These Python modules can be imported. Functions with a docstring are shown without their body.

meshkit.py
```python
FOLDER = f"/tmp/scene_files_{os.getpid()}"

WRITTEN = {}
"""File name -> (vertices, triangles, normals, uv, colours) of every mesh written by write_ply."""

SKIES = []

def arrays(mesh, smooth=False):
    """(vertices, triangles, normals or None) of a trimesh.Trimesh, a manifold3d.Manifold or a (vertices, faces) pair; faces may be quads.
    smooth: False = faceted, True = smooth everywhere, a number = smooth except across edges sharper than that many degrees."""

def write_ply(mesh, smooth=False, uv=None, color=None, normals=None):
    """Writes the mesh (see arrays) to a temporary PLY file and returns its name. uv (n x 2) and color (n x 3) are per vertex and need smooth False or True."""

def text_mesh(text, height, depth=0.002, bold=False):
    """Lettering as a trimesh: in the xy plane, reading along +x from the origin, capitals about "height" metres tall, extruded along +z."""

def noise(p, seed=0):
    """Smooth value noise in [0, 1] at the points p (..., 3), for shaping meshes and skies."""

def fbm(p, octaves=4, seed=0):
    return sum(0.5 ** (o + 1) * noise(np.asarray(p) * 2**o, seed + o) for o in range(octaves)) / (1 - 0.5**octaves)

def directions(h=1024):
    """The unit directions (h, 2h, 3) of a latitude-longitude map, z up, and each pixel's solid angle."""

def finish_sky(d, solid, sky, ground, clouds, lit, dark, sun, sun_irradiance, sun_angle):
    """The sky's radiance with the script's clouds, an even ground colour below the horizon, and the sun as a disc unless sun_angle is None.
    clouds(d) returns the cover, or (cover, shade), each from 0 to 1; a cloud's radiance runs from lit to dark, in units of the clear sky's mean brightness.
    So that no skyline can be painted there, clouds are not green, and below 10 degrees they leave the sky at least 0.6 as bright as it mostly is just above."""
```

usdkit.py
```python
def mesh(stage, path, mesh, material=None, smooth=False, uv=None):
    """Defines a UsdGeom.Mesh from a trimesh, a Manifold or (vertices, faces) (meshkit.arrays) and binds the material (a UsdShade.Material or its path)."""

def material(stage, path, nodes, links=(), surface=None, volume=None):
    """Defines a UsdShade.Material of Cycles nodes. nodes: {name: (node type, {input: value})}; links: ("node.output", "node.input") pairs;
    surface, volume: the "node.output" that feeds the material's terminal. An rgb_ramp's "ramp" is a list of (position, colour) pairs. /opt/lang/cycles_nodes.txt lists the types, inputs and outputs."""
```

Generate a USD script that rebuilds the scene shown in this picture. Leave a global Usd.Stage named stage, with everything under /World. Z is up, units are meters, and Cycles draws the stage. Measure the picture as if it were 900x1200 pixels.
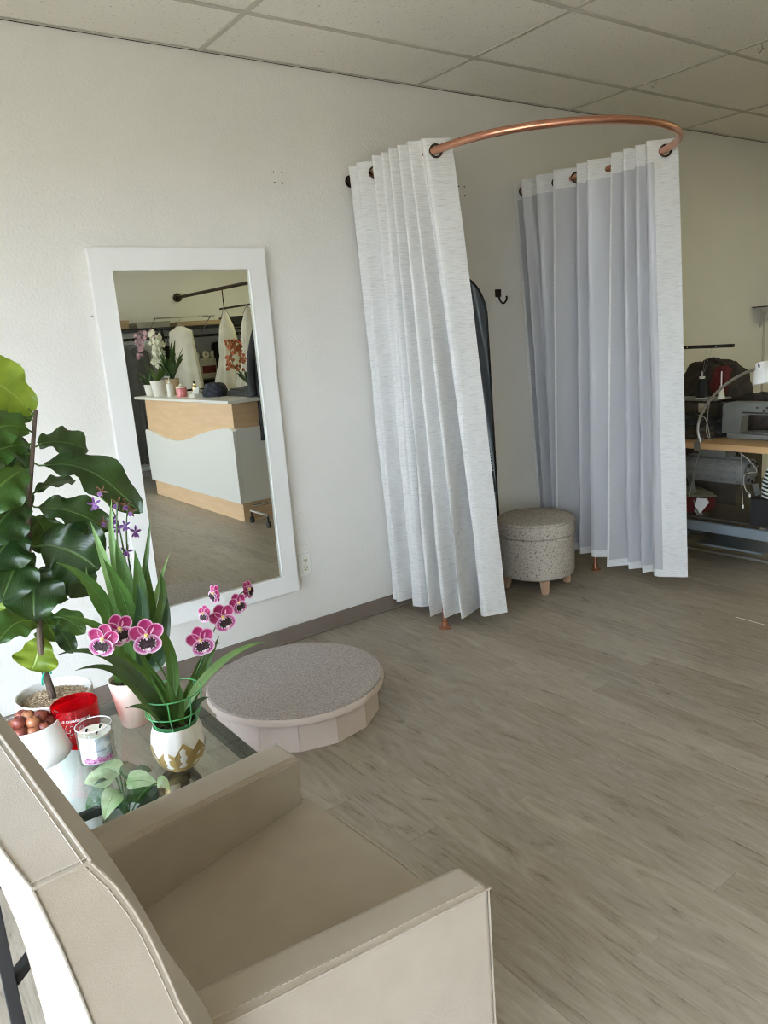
import math, random
import numpy as np, trimesh
import usdkit, meshkit
from shapely.geometry import Polygon
from pxr import Usd, UsdGeom, UsdLux, UsdShade, Gf, Sdf, Vt

stage = Usd.Stage.CreateInMemory()
UsdGeom.SetStageUpAxis(stage, UsdGeom.Tokens.z)
UsdGeom.SetStageMetersPerUnit(stage, 1.0)
UsdGeom.Xform.Define(stage, '/World'); UsdGeom.Scope.Define(stage, '/World/Looks')
RNG = random.Random(7)

# ---------------------------------------------------------------- camera, sky, exposure
W, H, F = 900, 1200, 901.0
YAW, PITCH, ROLL = 0.62241358, 0.22217815, -0.07607755
CAM = np.array([0.0, -3.42217, 1.52583])
fw = np.array([math.sin(YAW)*math.cos(PITCH), math.cos(YAW)*math.cos(PITCH), -math.sin(PITCH)])
rt = np.cross(fw, [0, 0, 1]); rt /= np.linalg.norm(rt); up = np.cross(rt, fw)
cr, sr = math.cos(ROLL), math.sin(ROLL)
rt, up = cr*rt + sr*up, -sr*rt + cr*up
cam = UsdGeom.Camera.Define(stage, '/World/camera')
cam.AddTransformOp().Set(Gf.Matrix4d(*rt, 0, *up, 0, *(-fw), 0, *CAM, 1))
cam.CreateHorizontalApertureAttr(24.0); cam.CreateVerticalApertureAttr(32.0)
cam.CreateFocalLengthAttr(24.0*F/W); cam.CreateClippingRangeAttr(Gf.Vec2f(0.02, 200))
EXPOSURE = -0.98
cam.CreateExposureAttr(EXPOSURE)
SKY = 11.0
dome = UsdLux.DomeLight.Define(stage, '/World/sky')
dome.CreateIntensityAttr(SKY); dome.CreateColorAttr(Gf.Vec3f(0.76, 0.865, 1.0))
LAMP = 14.0            # strength of the ceiling light diffusers
CEIL = 2.806
XL, XR, YB, YF = -1.3, 8.6, 0.0, -6.35      # window wall, far right wall, mirror wall, rear wall

# ---------------------------------------------------------------- helpers
_used = {}
def npath(parent, name):
    n = _used.setdefault((parent, name), 0); _used[(parent, name)] += 1
    return f'{parent}/{name}' if n == 0 else f'{parent}/{name}_{n:03d}'
def tag(prim, label=None, cat=None, group=None, kind=None):
    prim = prim if isinstance(prim, Usd.Prim) else stage.GetPrimAtPath(prim)
    for k, v in (('label', label), ('category', cat), ('group', group), ('kind', kind)):
        if v: prim.SetCustomDataByKey(k, v)
    return str(prim.GetPath())
def mesh(name, m, mat, parent='/World', smooth=35, uv=None, label=None, cat=None, group=None, kind=None):
    if isinstance(m, MB): m = m.out()
    p = npath(parent, name)
    usdkit.mesh(stage, p, m, M[mat], smooth=True if uv is not None else smooth, uv=uv)
    return tag(p, label, cat, group, kind)
def thing(name, label=None, cat=None, loc=(0, 0, 0), rz=0, group=None, kind=None, parent='/World'):
    p = npath(parent, name); x = UsdGeom.Xform.Define(stage, p)
    x.AddTranslateOp().Set(Gf.Vec3d(*map(float, loc)))
    if rz: x.AddRotateZOp().Set(float(rz))
    return tag(p, label, cat, group, kind)
def dup(src, name, loc, rz=0, label=None, cat=None, group=None, scale=None):
    p = npath('/World', name); x = UsdGeom.Xform.Define(stage, p)
    x.GetPrim().GetReferences().AddInternalReference(src)
    m = Gf.Matrix4d().SetScale(Gf.Vec3d(*(scale or (1, 1, 1)))) * Gf.Matrix4d().SetRotate(Gf.Rotation(Gf.Vec3d(0, 0, 1), rz)) * Gf.Matrix4d().SetTranslate(Gf.Vec3d(*map(float, loc)))
    op = x.AddTransformOp(); op.Set(m); x.SetXformOpOrder([op])
    x.GetPrim().SetInstanceable(True)
    return tag(p, label, cat, group)

def unit(v): v = np.asarray(v, float); return v/(np.linalg.norm(v)+1e-12)
def hullspheres(pts, r, sub=1):
    s = trimesh.creation.icosphere(subdivisions=sub, radius=1.0).vertices
    r = np.broadcast_to(r, (len(pts),))
    return trimesh.convex.convex_hull(np.vstack([np.asarray(p)+s*q for p, q in zip(pts, r)]))
class MB:
    def __init__(s): s.v, s.f, s.n = [], [], 0
    def add(s, v, f=None):
        if f is None:
            if hasattr(v, 'to_mesh'): v, f, _ = meshkit.arrays(v)
            else: v, f = v.vertices, v.faces
        v = np.asarray(v, float); f = np.asarray(f, int)
        if f.shape[1] == 4: f = np.vstack([f[:, [0, 1, 2]], f[:, [0, 2, 3]]])
        s.v.append(v); s.f.append(f+s.n); s.n += len(v); return s
    def out(s): return (np.vstack(s.v), np.vstack(s.f))
    def box(s, lo, hi, b=0.0):
        lo, hi = np.minimum(lo, hi).astype(float), np.maximum(lo, hi).astype(float)
        if b > 0:
            b = min(b, 0.49*float((hi-lo).min())); pts = []
            for c in np.ndindex(2, 2, 2):
                q = np.where(np.array(c) == 1, hi, lo); d = np.where(np.array(c) == 1, -1, 1)*b
                for k in range(3):
                    e = d.copy(); e[k] = 0; pts.append(q+e)
            return s.add(trimesh.convex.convex_hull(np.array(pts)))
        return s.add(trimesh.creation.box(bounds=[lo, hi]))
    def rbox(s, lo, hi, r=.01, sub=1):
        lo, hi = np.minimum(lo, hi).astype(float), np.maximum(lo, hi).astype(float)
        r = min(r, 0.49*float((hi-lo).min()))
        return s.add(hullspheres([np.where(np.array(c) == 1, hi-r, lo+r) for c in np.ndindex(2, 2, 2)], r, sub))
    def bar(s, a, b, w, h=None, upv=(0, 0, 1)):
        a, b = np.asarray(a, float), np.asarray(b, float); h = h or w; t = unit(b-a)
        u = np.asarray(upv, float)
        if abs(t@u) > .95: u = np.array([1., 0, 0])
        x = unit(np.cross(t, u)); y = np.cross(x, t)
        v = [p+x*i*w/2+y*j*h/2 for p in (a, b) for i, j in ((-1, -1), (1, -1), (1, 1), (-1, 1))]
        return s.add(v, [[3, 2, 1, 0], [4, 5, 6, 7], [0, 1, 5, 4], [1, 2, 6, 5], [2, 3, 7, 6], [3, 0, 4, 7]])
    def tube(s, pts, r, n=8, caps=True):
        p = np.asarray(pts, float); r = np.broadcast_to(np.asarray(r, float), (len(p),))
        t = np.gradient(p, axis=0); t /= np.linalg.norm(t, axis=1, keepdims=True)+1e-12
        a = np.cross(t[0], [0, 0, 1.0]) if abs(t[0][2]) < .9 else np.cross(t[0], [1.0, 0, 0]); a = unit(a); ang = np.arange(n)*2*np.pi/n; V = []
        for i in range(len(p)):
            a = unit(a - t[i]*(a@t[i])); b = np.cross(t[i], a)
            V.append(p[i]+r[i]*(np.cos(ang)[:, None]*a+np.sin(ang)[:, None]*b))
        V = np.vstack(V); k = len(p); Fq = []
        for i in range(k-1):
            for j in range(n): Fq.append([i*n+j, i*n+(j+1) % n, (i+1)*n+(j+1) % n, (i+1)*n+j])
        s.add(V, Fq)
        if caps:
            for i, flip in ((0, True), (k-1, False)):
                vv = np.vstack([V[i*n:(i+1)*n], p[i]]); ff = [[j, (j+1) % n, n] for j in range(n)]
                s.add(vv, [q[::-1] for q in ff] if flip else ff)
        return s
    def lathe(s, prof, c=(0, 0, 0), n=32, squash=(1, 1), mod=None):
        prof = np.asarray(prof, float); ang = np.arange(n)*2*np.pi/n; V = []
        for r, z in prof:
            rr = np.full(n, r)*(mod(ang, z) if mod else 1)
            V.append(np.c_[rr*np.cos(ang)*squash[0]+c[0], rr*np.sin(ang)*squash[1]+c[1], np.full(n, z+c[2])])
        V = np.vstack(V); k = len(prof)
        Fq = [[i*n+j, i*n+(j+1) % n, (i+1)*n+(j+1) % n, (i+1)*n+j] for i in range(k-1) for j in range(n)]
        return s.add(V, Fq)
    def cyl(s, a, b, r, n=16, r2=None): return s.tube([a, b], [r, r if r2 is None else r2], n)
    def ball(s, c, r, sub=2, sc=(1, 1, 1)):
        m = trimesh.creation.icosphere(subdivisions=sub, radius=r); return s.add(m.vertices*np.array(sc)+np.array(c), m.faces)
    def torus(s, c, axis, R, r, n=20, m=8):
        ax = unit(axis); a = unit(np.cross(ax, [0, 0, 1] if abs(ax[2]) < .9 else [1, 0, 0])); b = np.cross(ax, a); V = []
        for i in range(n):
            d = math.cos(2*math.pi*i/n)*a+math.sin(2*math.pi*i/n)*b
            for j in range(m):
                q = 2*math.pi*j/m; V.append(np.asarray(c)+d*(R+r*math.cos(q))+ax*r*math.sin(q))
        Fq = [[i*m+j, ((i+1) % n)*m+j, ((i+1) % n)*m+(j+1) % m, i*m+(j+1) % m] for i in range(n) for j in range(m)]
        return s.add(np.array(V), Fq)
    def poly(s, pts, z0, z1, tf=None):
        m = trimesh.creation.extrude_polygon(Polygon(pts), z1-z0); v = m.vertices+[0, 0, z0]
        return s.add(tf(v) if tf else v, m.faces)
    def text(s, txt, h, origin, ux, uy, depth=.0008, bold=False, center=True):
        m = meshkit.text_mesh(txt, h, depth, bold); v = np.array(m.vertices)
        if center: v[:, 0] -= (v[:, 0].min()+v[:, 0].max())/2
        ux, uy = unit(ux), unit(uy); uz = np.cross(ux, uy)
        return s.add(np.asarray(origin)+v[:, :1]*ux+v[:, 1:2]*uy+v[:, 2:]*uz, m.faces)
def bez(p, n=12):
    p = np.asarray(p, float); t = np.linspace(0, 1, n)[:, None]
    if len(p) == 3: return (1-t)**2*p[0]+2*t*(1-t)*p[1]+t*t*p[2]
    if len(p) == 4: return (1-t)**3*p[0]+3*t*(1-t)**2*p[1]+3*t*t*(1-t)*p[2]+t**3*p[3]
    return (1-t)*p[0]+t*p[1]
def spline(p, n=40):
    from scipy.interpolate import CubicSpline
    p = np.asarray(p, float); d = np.r_[0, np.cumsum(np.linalg.norm(np.diff(p, axis=0), axis=1))]
    return CubicSpline(d, p)(np.linspace(0, d[-1], n))

# ---------------------------------------------------------------- materials
M = {}
def mat(name, nodes, links, surf='p.BSDF'):
    M[name] = usdkit.material(stage, '/World/Looks/'+name, nodes, links, surface=surf); return name
def plain(name, col, rough=.5, metal=0.0, **kw):
    return mat(name, {'p': ('principled_bsdf', {'base_color': col, 'roughness': rough, 'metallic': metal, **kw})}, [])
def noisy(name, c1, c2, scale=20, rough=.5, bump=0.0, bscale=None, stretch=(1, 1, 1), detail=4, lo=.35, hi=.65, bdist=.002, space='geometry', **kw):
    """two tones mixed by noise, with an optional fine relief"""
    nd = {'g': ('geometry', {}) if space == 'geometry' else ('texture_coordinate', {}), 'm': ('mapping', {'scale': stretch}),
          'n': ('noise_texture', {'scale': scale, 'detail': detail, 'roughness': .6}),
          'r': ('rgb_ramp', {'ramp': [(lo, c1), (hi, c2)]}), 'p': ('principled_bsdf', {'roughness': rough, **kw})}
    ln = [('g.position' if space == 'geometry' else 'g.object', 'm.vector'), ('m.vector', 'n.vector'), ('n.fac', 'r.fac'), ('r.color', 'p.base_color')]
    if bump:
        nd['n2'] = ('noise_texture', {'scale': bscale or scale*3, 'detail': 3}); nd['b'] = ('bump', {'strength': bump, 'distance': bdist})
        ln += [('m.vector', 'n2.vector'), ('n2.fac', 'b.height'), ('b.normal', 'p.normal')]
    return mat(name, nd, ln)

noisy('wall_paint', (.77, .75, .715), (.79, .77, .735), 3, .62, bump=.5, bscale=80, bdist=.004)
noisy('ceiling_tile', (.46, .43, .37), (.84, .81, .74), 75, .9, bump=.5, bscale=90, lo=.26, hi=.40, bdist=.003)
plain('grid_metal', (.52, .49, .43), .85)
plain('dark_gap', (.03, .027, .024), .9)
noisy('baseboard', (.175, .140, .115), (.19, .155, .13), 8, .55)
# floor planks: grain runs along y, each plank shifted by its own random number
for k, (a, b, c) in enumerate([((.095, .070, .050), (.285, .240, .188), (.385, .335, .275)), ((.080, .060, .042), (.255, .212, .164), (.350, .302, .246)), ((.11, .085, .063), (.31, .264, .21), (.41, .36, .30)), ((.088, .068, .05), (.268, .226, .180), (.365, .32, .266))]):
    mat(f'floor_oak_{"abcd"[k]}', {
        'g': ('geometry', {}), 'o': ('object_info', {}), 'sc': ('combine_xyz', {}), 'k1': ('math', {'math_type': 'multiply', 'value2': 37.0}),
        'ad': ('vector_math', {'math_type': 'add'}), 'm': ('mapping', {'scale': (9, 1.5, 1)}), 'n': ('noise_texture', {'scale': 1.6, 'detail': 9, 'roughness': .66, 'distortion': 2.6}),
        'm2': ('mapping', {'scale': (75, 1.8, 1)}), 'n2': ('noise_texture', {'scale': 2.2, 'detail': 5, 'roughness': .7}),
        'mx': ('mix', {'mix_type': 'mix', 'fac': .30}), 'r': ('rgb_ramp', {'ramp': [(.30, a), (.44, b), (.66, c)]}),
        'b': ('bump', {'strength': .18, 'distance': .0012}), 'p': ('principled_bsdf', {'roughness': .42, 'specular_ior_level': .42})},
        [('g.position', 'ad.vector1'), ('o.random', 'k1.value1'), ('k1.value', 'sc.x'), ('k1.value', 'sc.y'), ('sc.vector', 'ad.vector2'),
         ('ad.vector', 'm.vector'), ('m.vector', 'n.vector'), ('ad.vector', 'm2.vector'), ('m2.vector', 'n2.vector'),
         ('n.fac', 'mx.color1'), ('n2.fac', 'mx.color2'), ('mx.color', 'r.fac'), ('r.color', 'p.base_color'), ('mx.color', 'b.height'), ('b.normal', 'p.normal')])
noisy('pavement', (.36, .30, .225), (.44, .37, .28), 6, .9)  # unseen ground, warm tint chosen to bounce beige light onto upper wall and ceiling
plain('white_frame', (.86, .86, .85), .38)
plain('mirror_glass', (.90, .925, .89), .0, 1.0)
plain('arch_glass', (.50, .55, .57), .0, 1.0)  # tint darkened to stand in for the shaded curtain lining it reflects
plain('alu', (.62, .63, .64), .35, 1.0)
mat('pane', {'t': ('transparent_bsdf', {'color': (.98, .99, .985)}), 'g': ('glossy_bsdf', {'roughness': 0.0, 'color': (1, 1, 1)}), 'f': ('layer_weight', {'blend': .5}), 'pw': ('math', {'math_type': 'power', 'value2': 5.0}), 'sm': ('math', {'math_type': 'multiply_add', 'value2': .955, 'value3': .045}), 'm': ('mix_closure', {})},
    [('f.facing', 'pw.value1'), ('pw.value', 'sm.value1'), ('sm.value', 'm.fac'), ('t.BSDF', 'm.closure1'), ('g.BSDF', 'm.closure2')], 'm.closure')
mat('table_glass', {'t': ('transparent_bsdf', {'color': (.93, .965, .945)}), 'g': ('glossy_bsdf', {'roughness': 0.0, 'color': (1, 1, 1)}), 'f': ('layer_weight', {'blend': .5}), 'pw': ('math', {'math_type': 'power', 'value2': 5.0}), 'sm': ('math', {'math_type': 'multiply_add', 'value2': .955, 'value3': .045}), 'm': ('mix_closure', {})},
    [('f.facing', 'pw.value1'), ('pw.value', 'sm.value1'), ('sm.value', 'm.fac'), ('t.BSDF', 'm.closure1'), ('g.BSDF', 'm.closure2')], 'm.closure')
mat('clear_glass', {'t': ('transparent_bsdf', {'color': (.96, .975, .975)}), 'g': ('glossy_bsdf', {'roughness': 0.02, 'color': (1, 1, 1)}), 'f': ('layer_weight', {'blend': .5}), 'pw': ('math', {'math_type': 'power', 'value2': 5.0}), 'sm': ('math', {'math_type': 'multiply_add', 'value2': .955, 'value3': .045}), 'm': ('mix_closure', {})},
    [('f.facing', 'pw.value1'), ('pw.value', 'sm.value1'), ('sm.value', 'm.fac'), ('t.BSDF', 'm.closure1'), ('g.BSDF', 'm.closure2')], 'm.closure')
mat('red_glass', {'t': ('transparent_bsdf', {'color': (.86, .050, .075)}), 'g': ('glossy_bsdf', {'roughness': .03, 'color': (1, .9, .9)}), 'f': ('layer_weight', {'blend': .5}), 'pw': ('math', {'math_type': 'power', 'value2': 5.0}), 'sm': ('math', {'math_type': 'multiply_add', 'value2': .955, 'value3': .045}), 'm': ('mix_closure', {}),
                  'd': ('principled_bsdf', {'base_color': (.72, .010, .025), 'roughness': .25}), 'm2': ('mix_closure', {'fac': .17})},
    [('f.facing', 'pw.value1'), ('pw.value', 'sm.value1'), ('sm.value', 'm.fac'), ('t.BSDF', 'm.closure1'), ('g.BSDF', 'm.closure2'), ('m.closure', 'm2.closure1'), ('d.BSDF', 'm2.closure2')], 'm2.closure')
plain('black_metal', (.028, .028, .03), .42, .4)
plain('dark_metal', (.05, .05, .052), .38, .7)
plain('copper', (.62, .30, .20), .28, 1.0)
plain('dark_bronze', (.045, .025, .018), .35, .6)
plain('chrome', (.80, .80, .80), .12, 1.0)
plain('steel', (.45, .46, .47), .35, 1.0)
plain('white_plastic', (.84, .83, .80), .35)
plain('ivory', (.80, .77, .66), .4)
noisy('carpet', (.31, .265, .25), (.54, .48, .455), 170, .95, bump=.9, bscale=420, bdist=.006)
noisy('podium_paint', (.60, .50, .45), (.62, .52, .47), 5, .5)
# chair fabric
noisy('chair_fabric', (.325, .270, .213), (.348, .291, .232), 14, .62, bump=.22, bscale=480, bdist=.0015, sheen_weight=.25)
plain('seam_thread', (.44, .38, .32), .7)
plain('seam_dark', (.22, .19, .155), .8)
noisy('dark_wood', (.05, .03, .02), (.09, .055, .035), 30, .4, stretch=(1, 1, .1))
# curtain cloth: white slub weave with short darker dashes, and a soft medallion figure
mat('curtain_cloth', {'g': ('geometry', {}), 'm': ('mapping', {'scale': (22, 22, 330)}), 'n': ('noise_texture', {'scale': 1.0, 'detail': 3, 'roughness': .6}),
    'm2': ('mapping', {'scale': (6, 6, 3.2)}), 'n2': ('voronoi_texture', {'scale': 1.6, 'feature': 'distance_to_edge'}), 'r2': ('rgb_ramp', {'ramp': [(.0, (.045, .045, .045)), (.16, (.02, .02, .02)), (.3, (0, 0, 0))]}),
    'ad': ('math', {'math_type': 'subtract'}), 'r': ('rgb_ramp', {'ramp': [(.22, (.50, .495, .49)), (.38, (.68, .675, .665)), (.54, (.77, .765, .75))]}),
    'b': ('bump', {'strength': .25, 'distance': .001}), 'p': ('principled_bsdf', {'roughness': .75, 'sheen_weight': .2}), 'tr': ('translucent_bsdf', {'color': (.72, .71, .69)}), 'mx': ('mix_closure', {'fac': .10})},
    [('g.position', 'm.vector'), ('m.vector', 'n.vector'), ('g.position', 'm2.vector'), ('m2.vector', 'n2.vector'), ('n2.distance', 'r2.fac'), ('n.fac', 'ad.value1'), ('r2.color', 'ad.value2'),
     ('ad.value', 'r.fac'), ('r.color', 'p.base_color'), ('n.fac', 'b.height'), ('b.normal', 'p.normal'), ('p.BSDF', 'mx.closure1'), ('tr.BSDF', 'mx.closure2')], 'mx.closure')
mat('curtain_lining', {'g': ('geometry', {}), 'm': ('mapping', {'scale': (12, 12, 5)}), 'n': ('noise_texture', {'scale': 1.5, 'detail': 3}), 'b': ('bump', {'strength': .25, 'distance': .006}),
    'p': ('principled_bsdf', {'base_color': (.50, .497, .515), 'roughness': .36, 'sheen_weight': .3, 'specular_ior_level': .6}), 'tr': ('translucent_bsdf', {'color': (.40, .40, .44)}), 'mx': ('mix_closure', {'fac': .12})},
    [('g.position', 'm.vector'), ('m.vector', 'n.vector'), ('n.fac', 'b.height'), ('b.normal', 'p.normal'), ('p.BSDF', 'mx.closure1'), ('tr.BSDF', 'mx.closure2')], 'mx.closure')
noisy('ottoman_fabric', (.16, .125, .105), (.44, .39, .335), 120, .85, bump=.4, bscale=320, lo=.33, hi=.47, detail=2)
noisy('light_wood', (.42, .26, .17), (.55, .36, .25), 40, .5, stretch=(1, 1, .12))
noisy('counter_wood', (.60, .40, .235), (.68, .47, .29), 20, .45, stretch=(.15, .15, 1))
noisy('table_wood', (.47, .28, .13), (.60, .38, .19), 18, .4, stretch=(1, .08, 1))
plain('white_laminate', (.88, .88, .87), .3)
# plants
def leafmat(name, dark, light, vein, trans=.25, rough=.32, lat=8.0, vein_w=.35):
    mat(name, {'u': ('uvmap', {'attribute': 'st'}), 's': ('separate_xyz', {}), 'c': ('math', {'math_type': 'subtract', 'value2': .5}), 'a': ('math', {'math_type': 'absolute'}),
        'mr': ('map_range', {'from_min': .0, 'from_max': .035, 'to_min': 1, 'to_max': 0, 'clamp': True}),
        'k': ('math', {'math_type': 'multiply', 'value2': 2.6}), 'd': ('math', {'math_type': 'subtract'}), 'l': ('math', {'math_type': 'multiply', 'value2': lat}), 'fr': ('math', {'math_type': 'fraction'}),
        'f2': ('math', {'math_type': 'subtract', 'value2': .5}), 'f3': ('math', {'math_type': 'absolute'}), 'mr2': ('map_range', {'from_min': .0, 'from_max': .07, 'to_min': vein_w, 'to_max': 0, 'clamp': True}),
        'mxv': ('math', {'math_type': 'maximum'}), 'g': ('geometry', {}), 'n': ('noise_texture', {'scale': 16, 'detail': 3}), 'r': ('rgb_ramp', {'ramp': [(.3, dark), (.7, light)]}),
        'mv': ('mix', {'mix_type': 'mix', 'color2': vein}), 'b': ('bump', {'strength': .5, 'distance': .004, 'invert': True}), 'p': ('principled_bsdf', {'roughness': rough, 'specular_ior_level': .5}),
        'hs': ('mix', {'mix_type': 'mix', 'fac': .5, 'color2': (.35, .5, .05)}), 'tr': ('translucent_bsdf', {}), 'mx': ('mix_closure', {'fac': trans})},
        [('u.UV', 's.vector'), ('s.y', 'c.value1'), ('c.value', 'a.value1'), ('a.value', 'mr.value'), ('a.value', 'k.value1'), ('s.x', 'd.value1'), ('k.value', 'd.value2'), ('d.value', 'l.value1'), ('l.value', 'fr.value1'),
         ('fr.value', 'f2.value1'), ('f2.value', 'f3.value1'), ('f3.value', 'mr2.value'), ('mr.result', 'mxv.value1'), ('mr2.result', 'mxv.value2'), ('g.position', 'n.vector'), ('n.fac', 'r.fac'),
         ('r.color', 'mv.color1'), ('mxv.value', 'mv.fac'), ('mv.color', 'p.base_color'), ('mxv.value', 'b.height'), ('b.normal', 'p.normal'), ('r.color', 'hs.color1'), ('hs.color', 'tr.color'), ('p.BSDF', 'mx.closure1'), ('tr.BSDF', 'mx.closure2')], 'mx.closure')
leafmat('fig_leaf', (.006, .022, .006), (.016, .050, .011), (.07, .13, .035), .12, .28)
leafmat('fig_leaf_mid', (.016, .055, .010), (.04, .105, .018), (.14, .24, .06), .22, .28)
leafmat('fig_leaf_young', (.11, .19, .014), (.27, .36, .035), (.40, .50, .12), .42)
leafmat('strap_leaf', (.026, .075, .014), (.065, .15, .030), (.10, .22, .06), .25, .38, 0.0, 0.0)
leafmat('strap_leaf_dark', (.012, .038, .016), (.030, .075, .030), (.04, .09, .03), .15, .35, 0.0, 0.0)
leafmat('strap_leaf_pale', (.13, .26, .08), (.24, .38, .15), (.26, .40, .16), .3, .42, 0.0, 0.0)
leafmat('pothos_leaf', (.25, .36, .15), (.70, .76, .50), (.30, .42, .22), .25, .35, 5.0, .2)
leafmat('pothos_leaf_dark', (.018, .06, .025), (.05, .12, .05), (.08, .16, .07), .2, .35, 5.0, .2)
noisy('bark', (.05, .032, .022), (.13, .09, .065), 60, .85, bump=.6, stretch=(1, 1, .3))
noisy('bark_chips', (.16, .10, .055), (.58, .46, .32), 110, .9, bump=.7, lo=.3, hi=.6)
noisy('potting_soil', (.018, .012, .009), (.10, .065, .045), 140, .95, bump=.8)
plain('ribbon', (.02, .33, .24), .4)
plain('ceramic_white', (.84, .83, .81), .22, coat_weight=.3)
noisy('pink_ceramic', (.84, .70, .62), (.86, .42, .38), 7, .4, lo=.5, hi=.78)
plain('gold', (.86, .64, .28), .26, .85)
plain('nursery_green', (.03, .17, .06), .35)
plain('wire_green', (.10, .42, .16), .4)
def petal(name, inner, rim, lo=.62, hi=.9):
    mat(name, {'u': ('uvmap', {'attribute': 'st'}), 's': ('separate_xyz', {}), 'r': ('rgb_ramp', {'ramp': [(0, inner), (lo, inner), (hi, rim), (1, rim)]}),
        'p': ('principled_bsdf', {'roughness': .5, 'sheen_weight': .2}), 'tr': ('translucent_bsdf', {}), 'mx': ('mix_closure', {'fac': .22})},
        [('u.UV', 's.vector'), ('s.x', 'r.fac'), ('r.color', 'p.base_color'), ('r.color', 'tr.color'), ('p.BSDF', 'mx.closure1'), ('tr.BSDF', 'mx.closure2')], 'mx.closure')
petal('petal_magenta', (.36, .006, .11), (.86, .48, .68), .78, 1.0)
petal('petal_lip', (.50, .055, .28), (.90, .66, .82), .70, 1.0)
plain('petal_mask', (.022, .002, .009), .6)
plain('petal_edge', (.88, .74, .78), .6)
petal('petal_purple', (.13, .04, .20), (.30, .14, .38))
petal('petal_brown', (.10, .035, .02), (.17, .09, .035))
petal('petal_white', (.88, .87, .74), (.90, .90, .82))
petal('petal_orange', (.34, .06, .010), (.45, .13, .02))
petal('petal_pinkish', (.50, .26, .33), (.66, .45, .50))
plain('yellow_crest', (.85, .62, .18), .5)
noisy('plum_skin', (.12, .018, .018), (.30, .085, .05), 28, .35, space='object')
noisy('plum_skin_light', (.27, .085, .04), (.40, .17, .08), 28, .35, space='object')
plain('wax', (.86, .82, .74), .45, subsurface_weight=.2)
plain('wick', (.01, .01, .01), .9)
plain('label_white', (.84, .84, .86), .5)
mat('label_art', {'g': ('geometry', {}), 'm': ('mapping', {'scale': (26, 26, 40), 'rotation': (.0, .7, .4)}), 'n': ('noise_texture', {'scale': 1.0, 'detail': 4, 'distortion': .8}),
    'r': ('rgb_ramp', {'ramp': [(.3, (.05, .07, .10)), (.45, (.22, .27, .31)), (.58, (.40, .45, .48)), (.72, (.66, .68, .69))]}), 'p': ('principled_bsdf', {'roughness': .4})},
    [('g.position', 'm.vector'), ('m.vector', 'n.vector'), ('n.fac', 'r.fac'), ('r.color', 'p.base_color')])
noisy('label_pink', (.16, .03, .11), (.62, .30, .50), 190, .5)
plain('print_white', (.85, .78, .78), .5)
plain('print_grey', (.35, .36, .40), .5)
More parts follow.
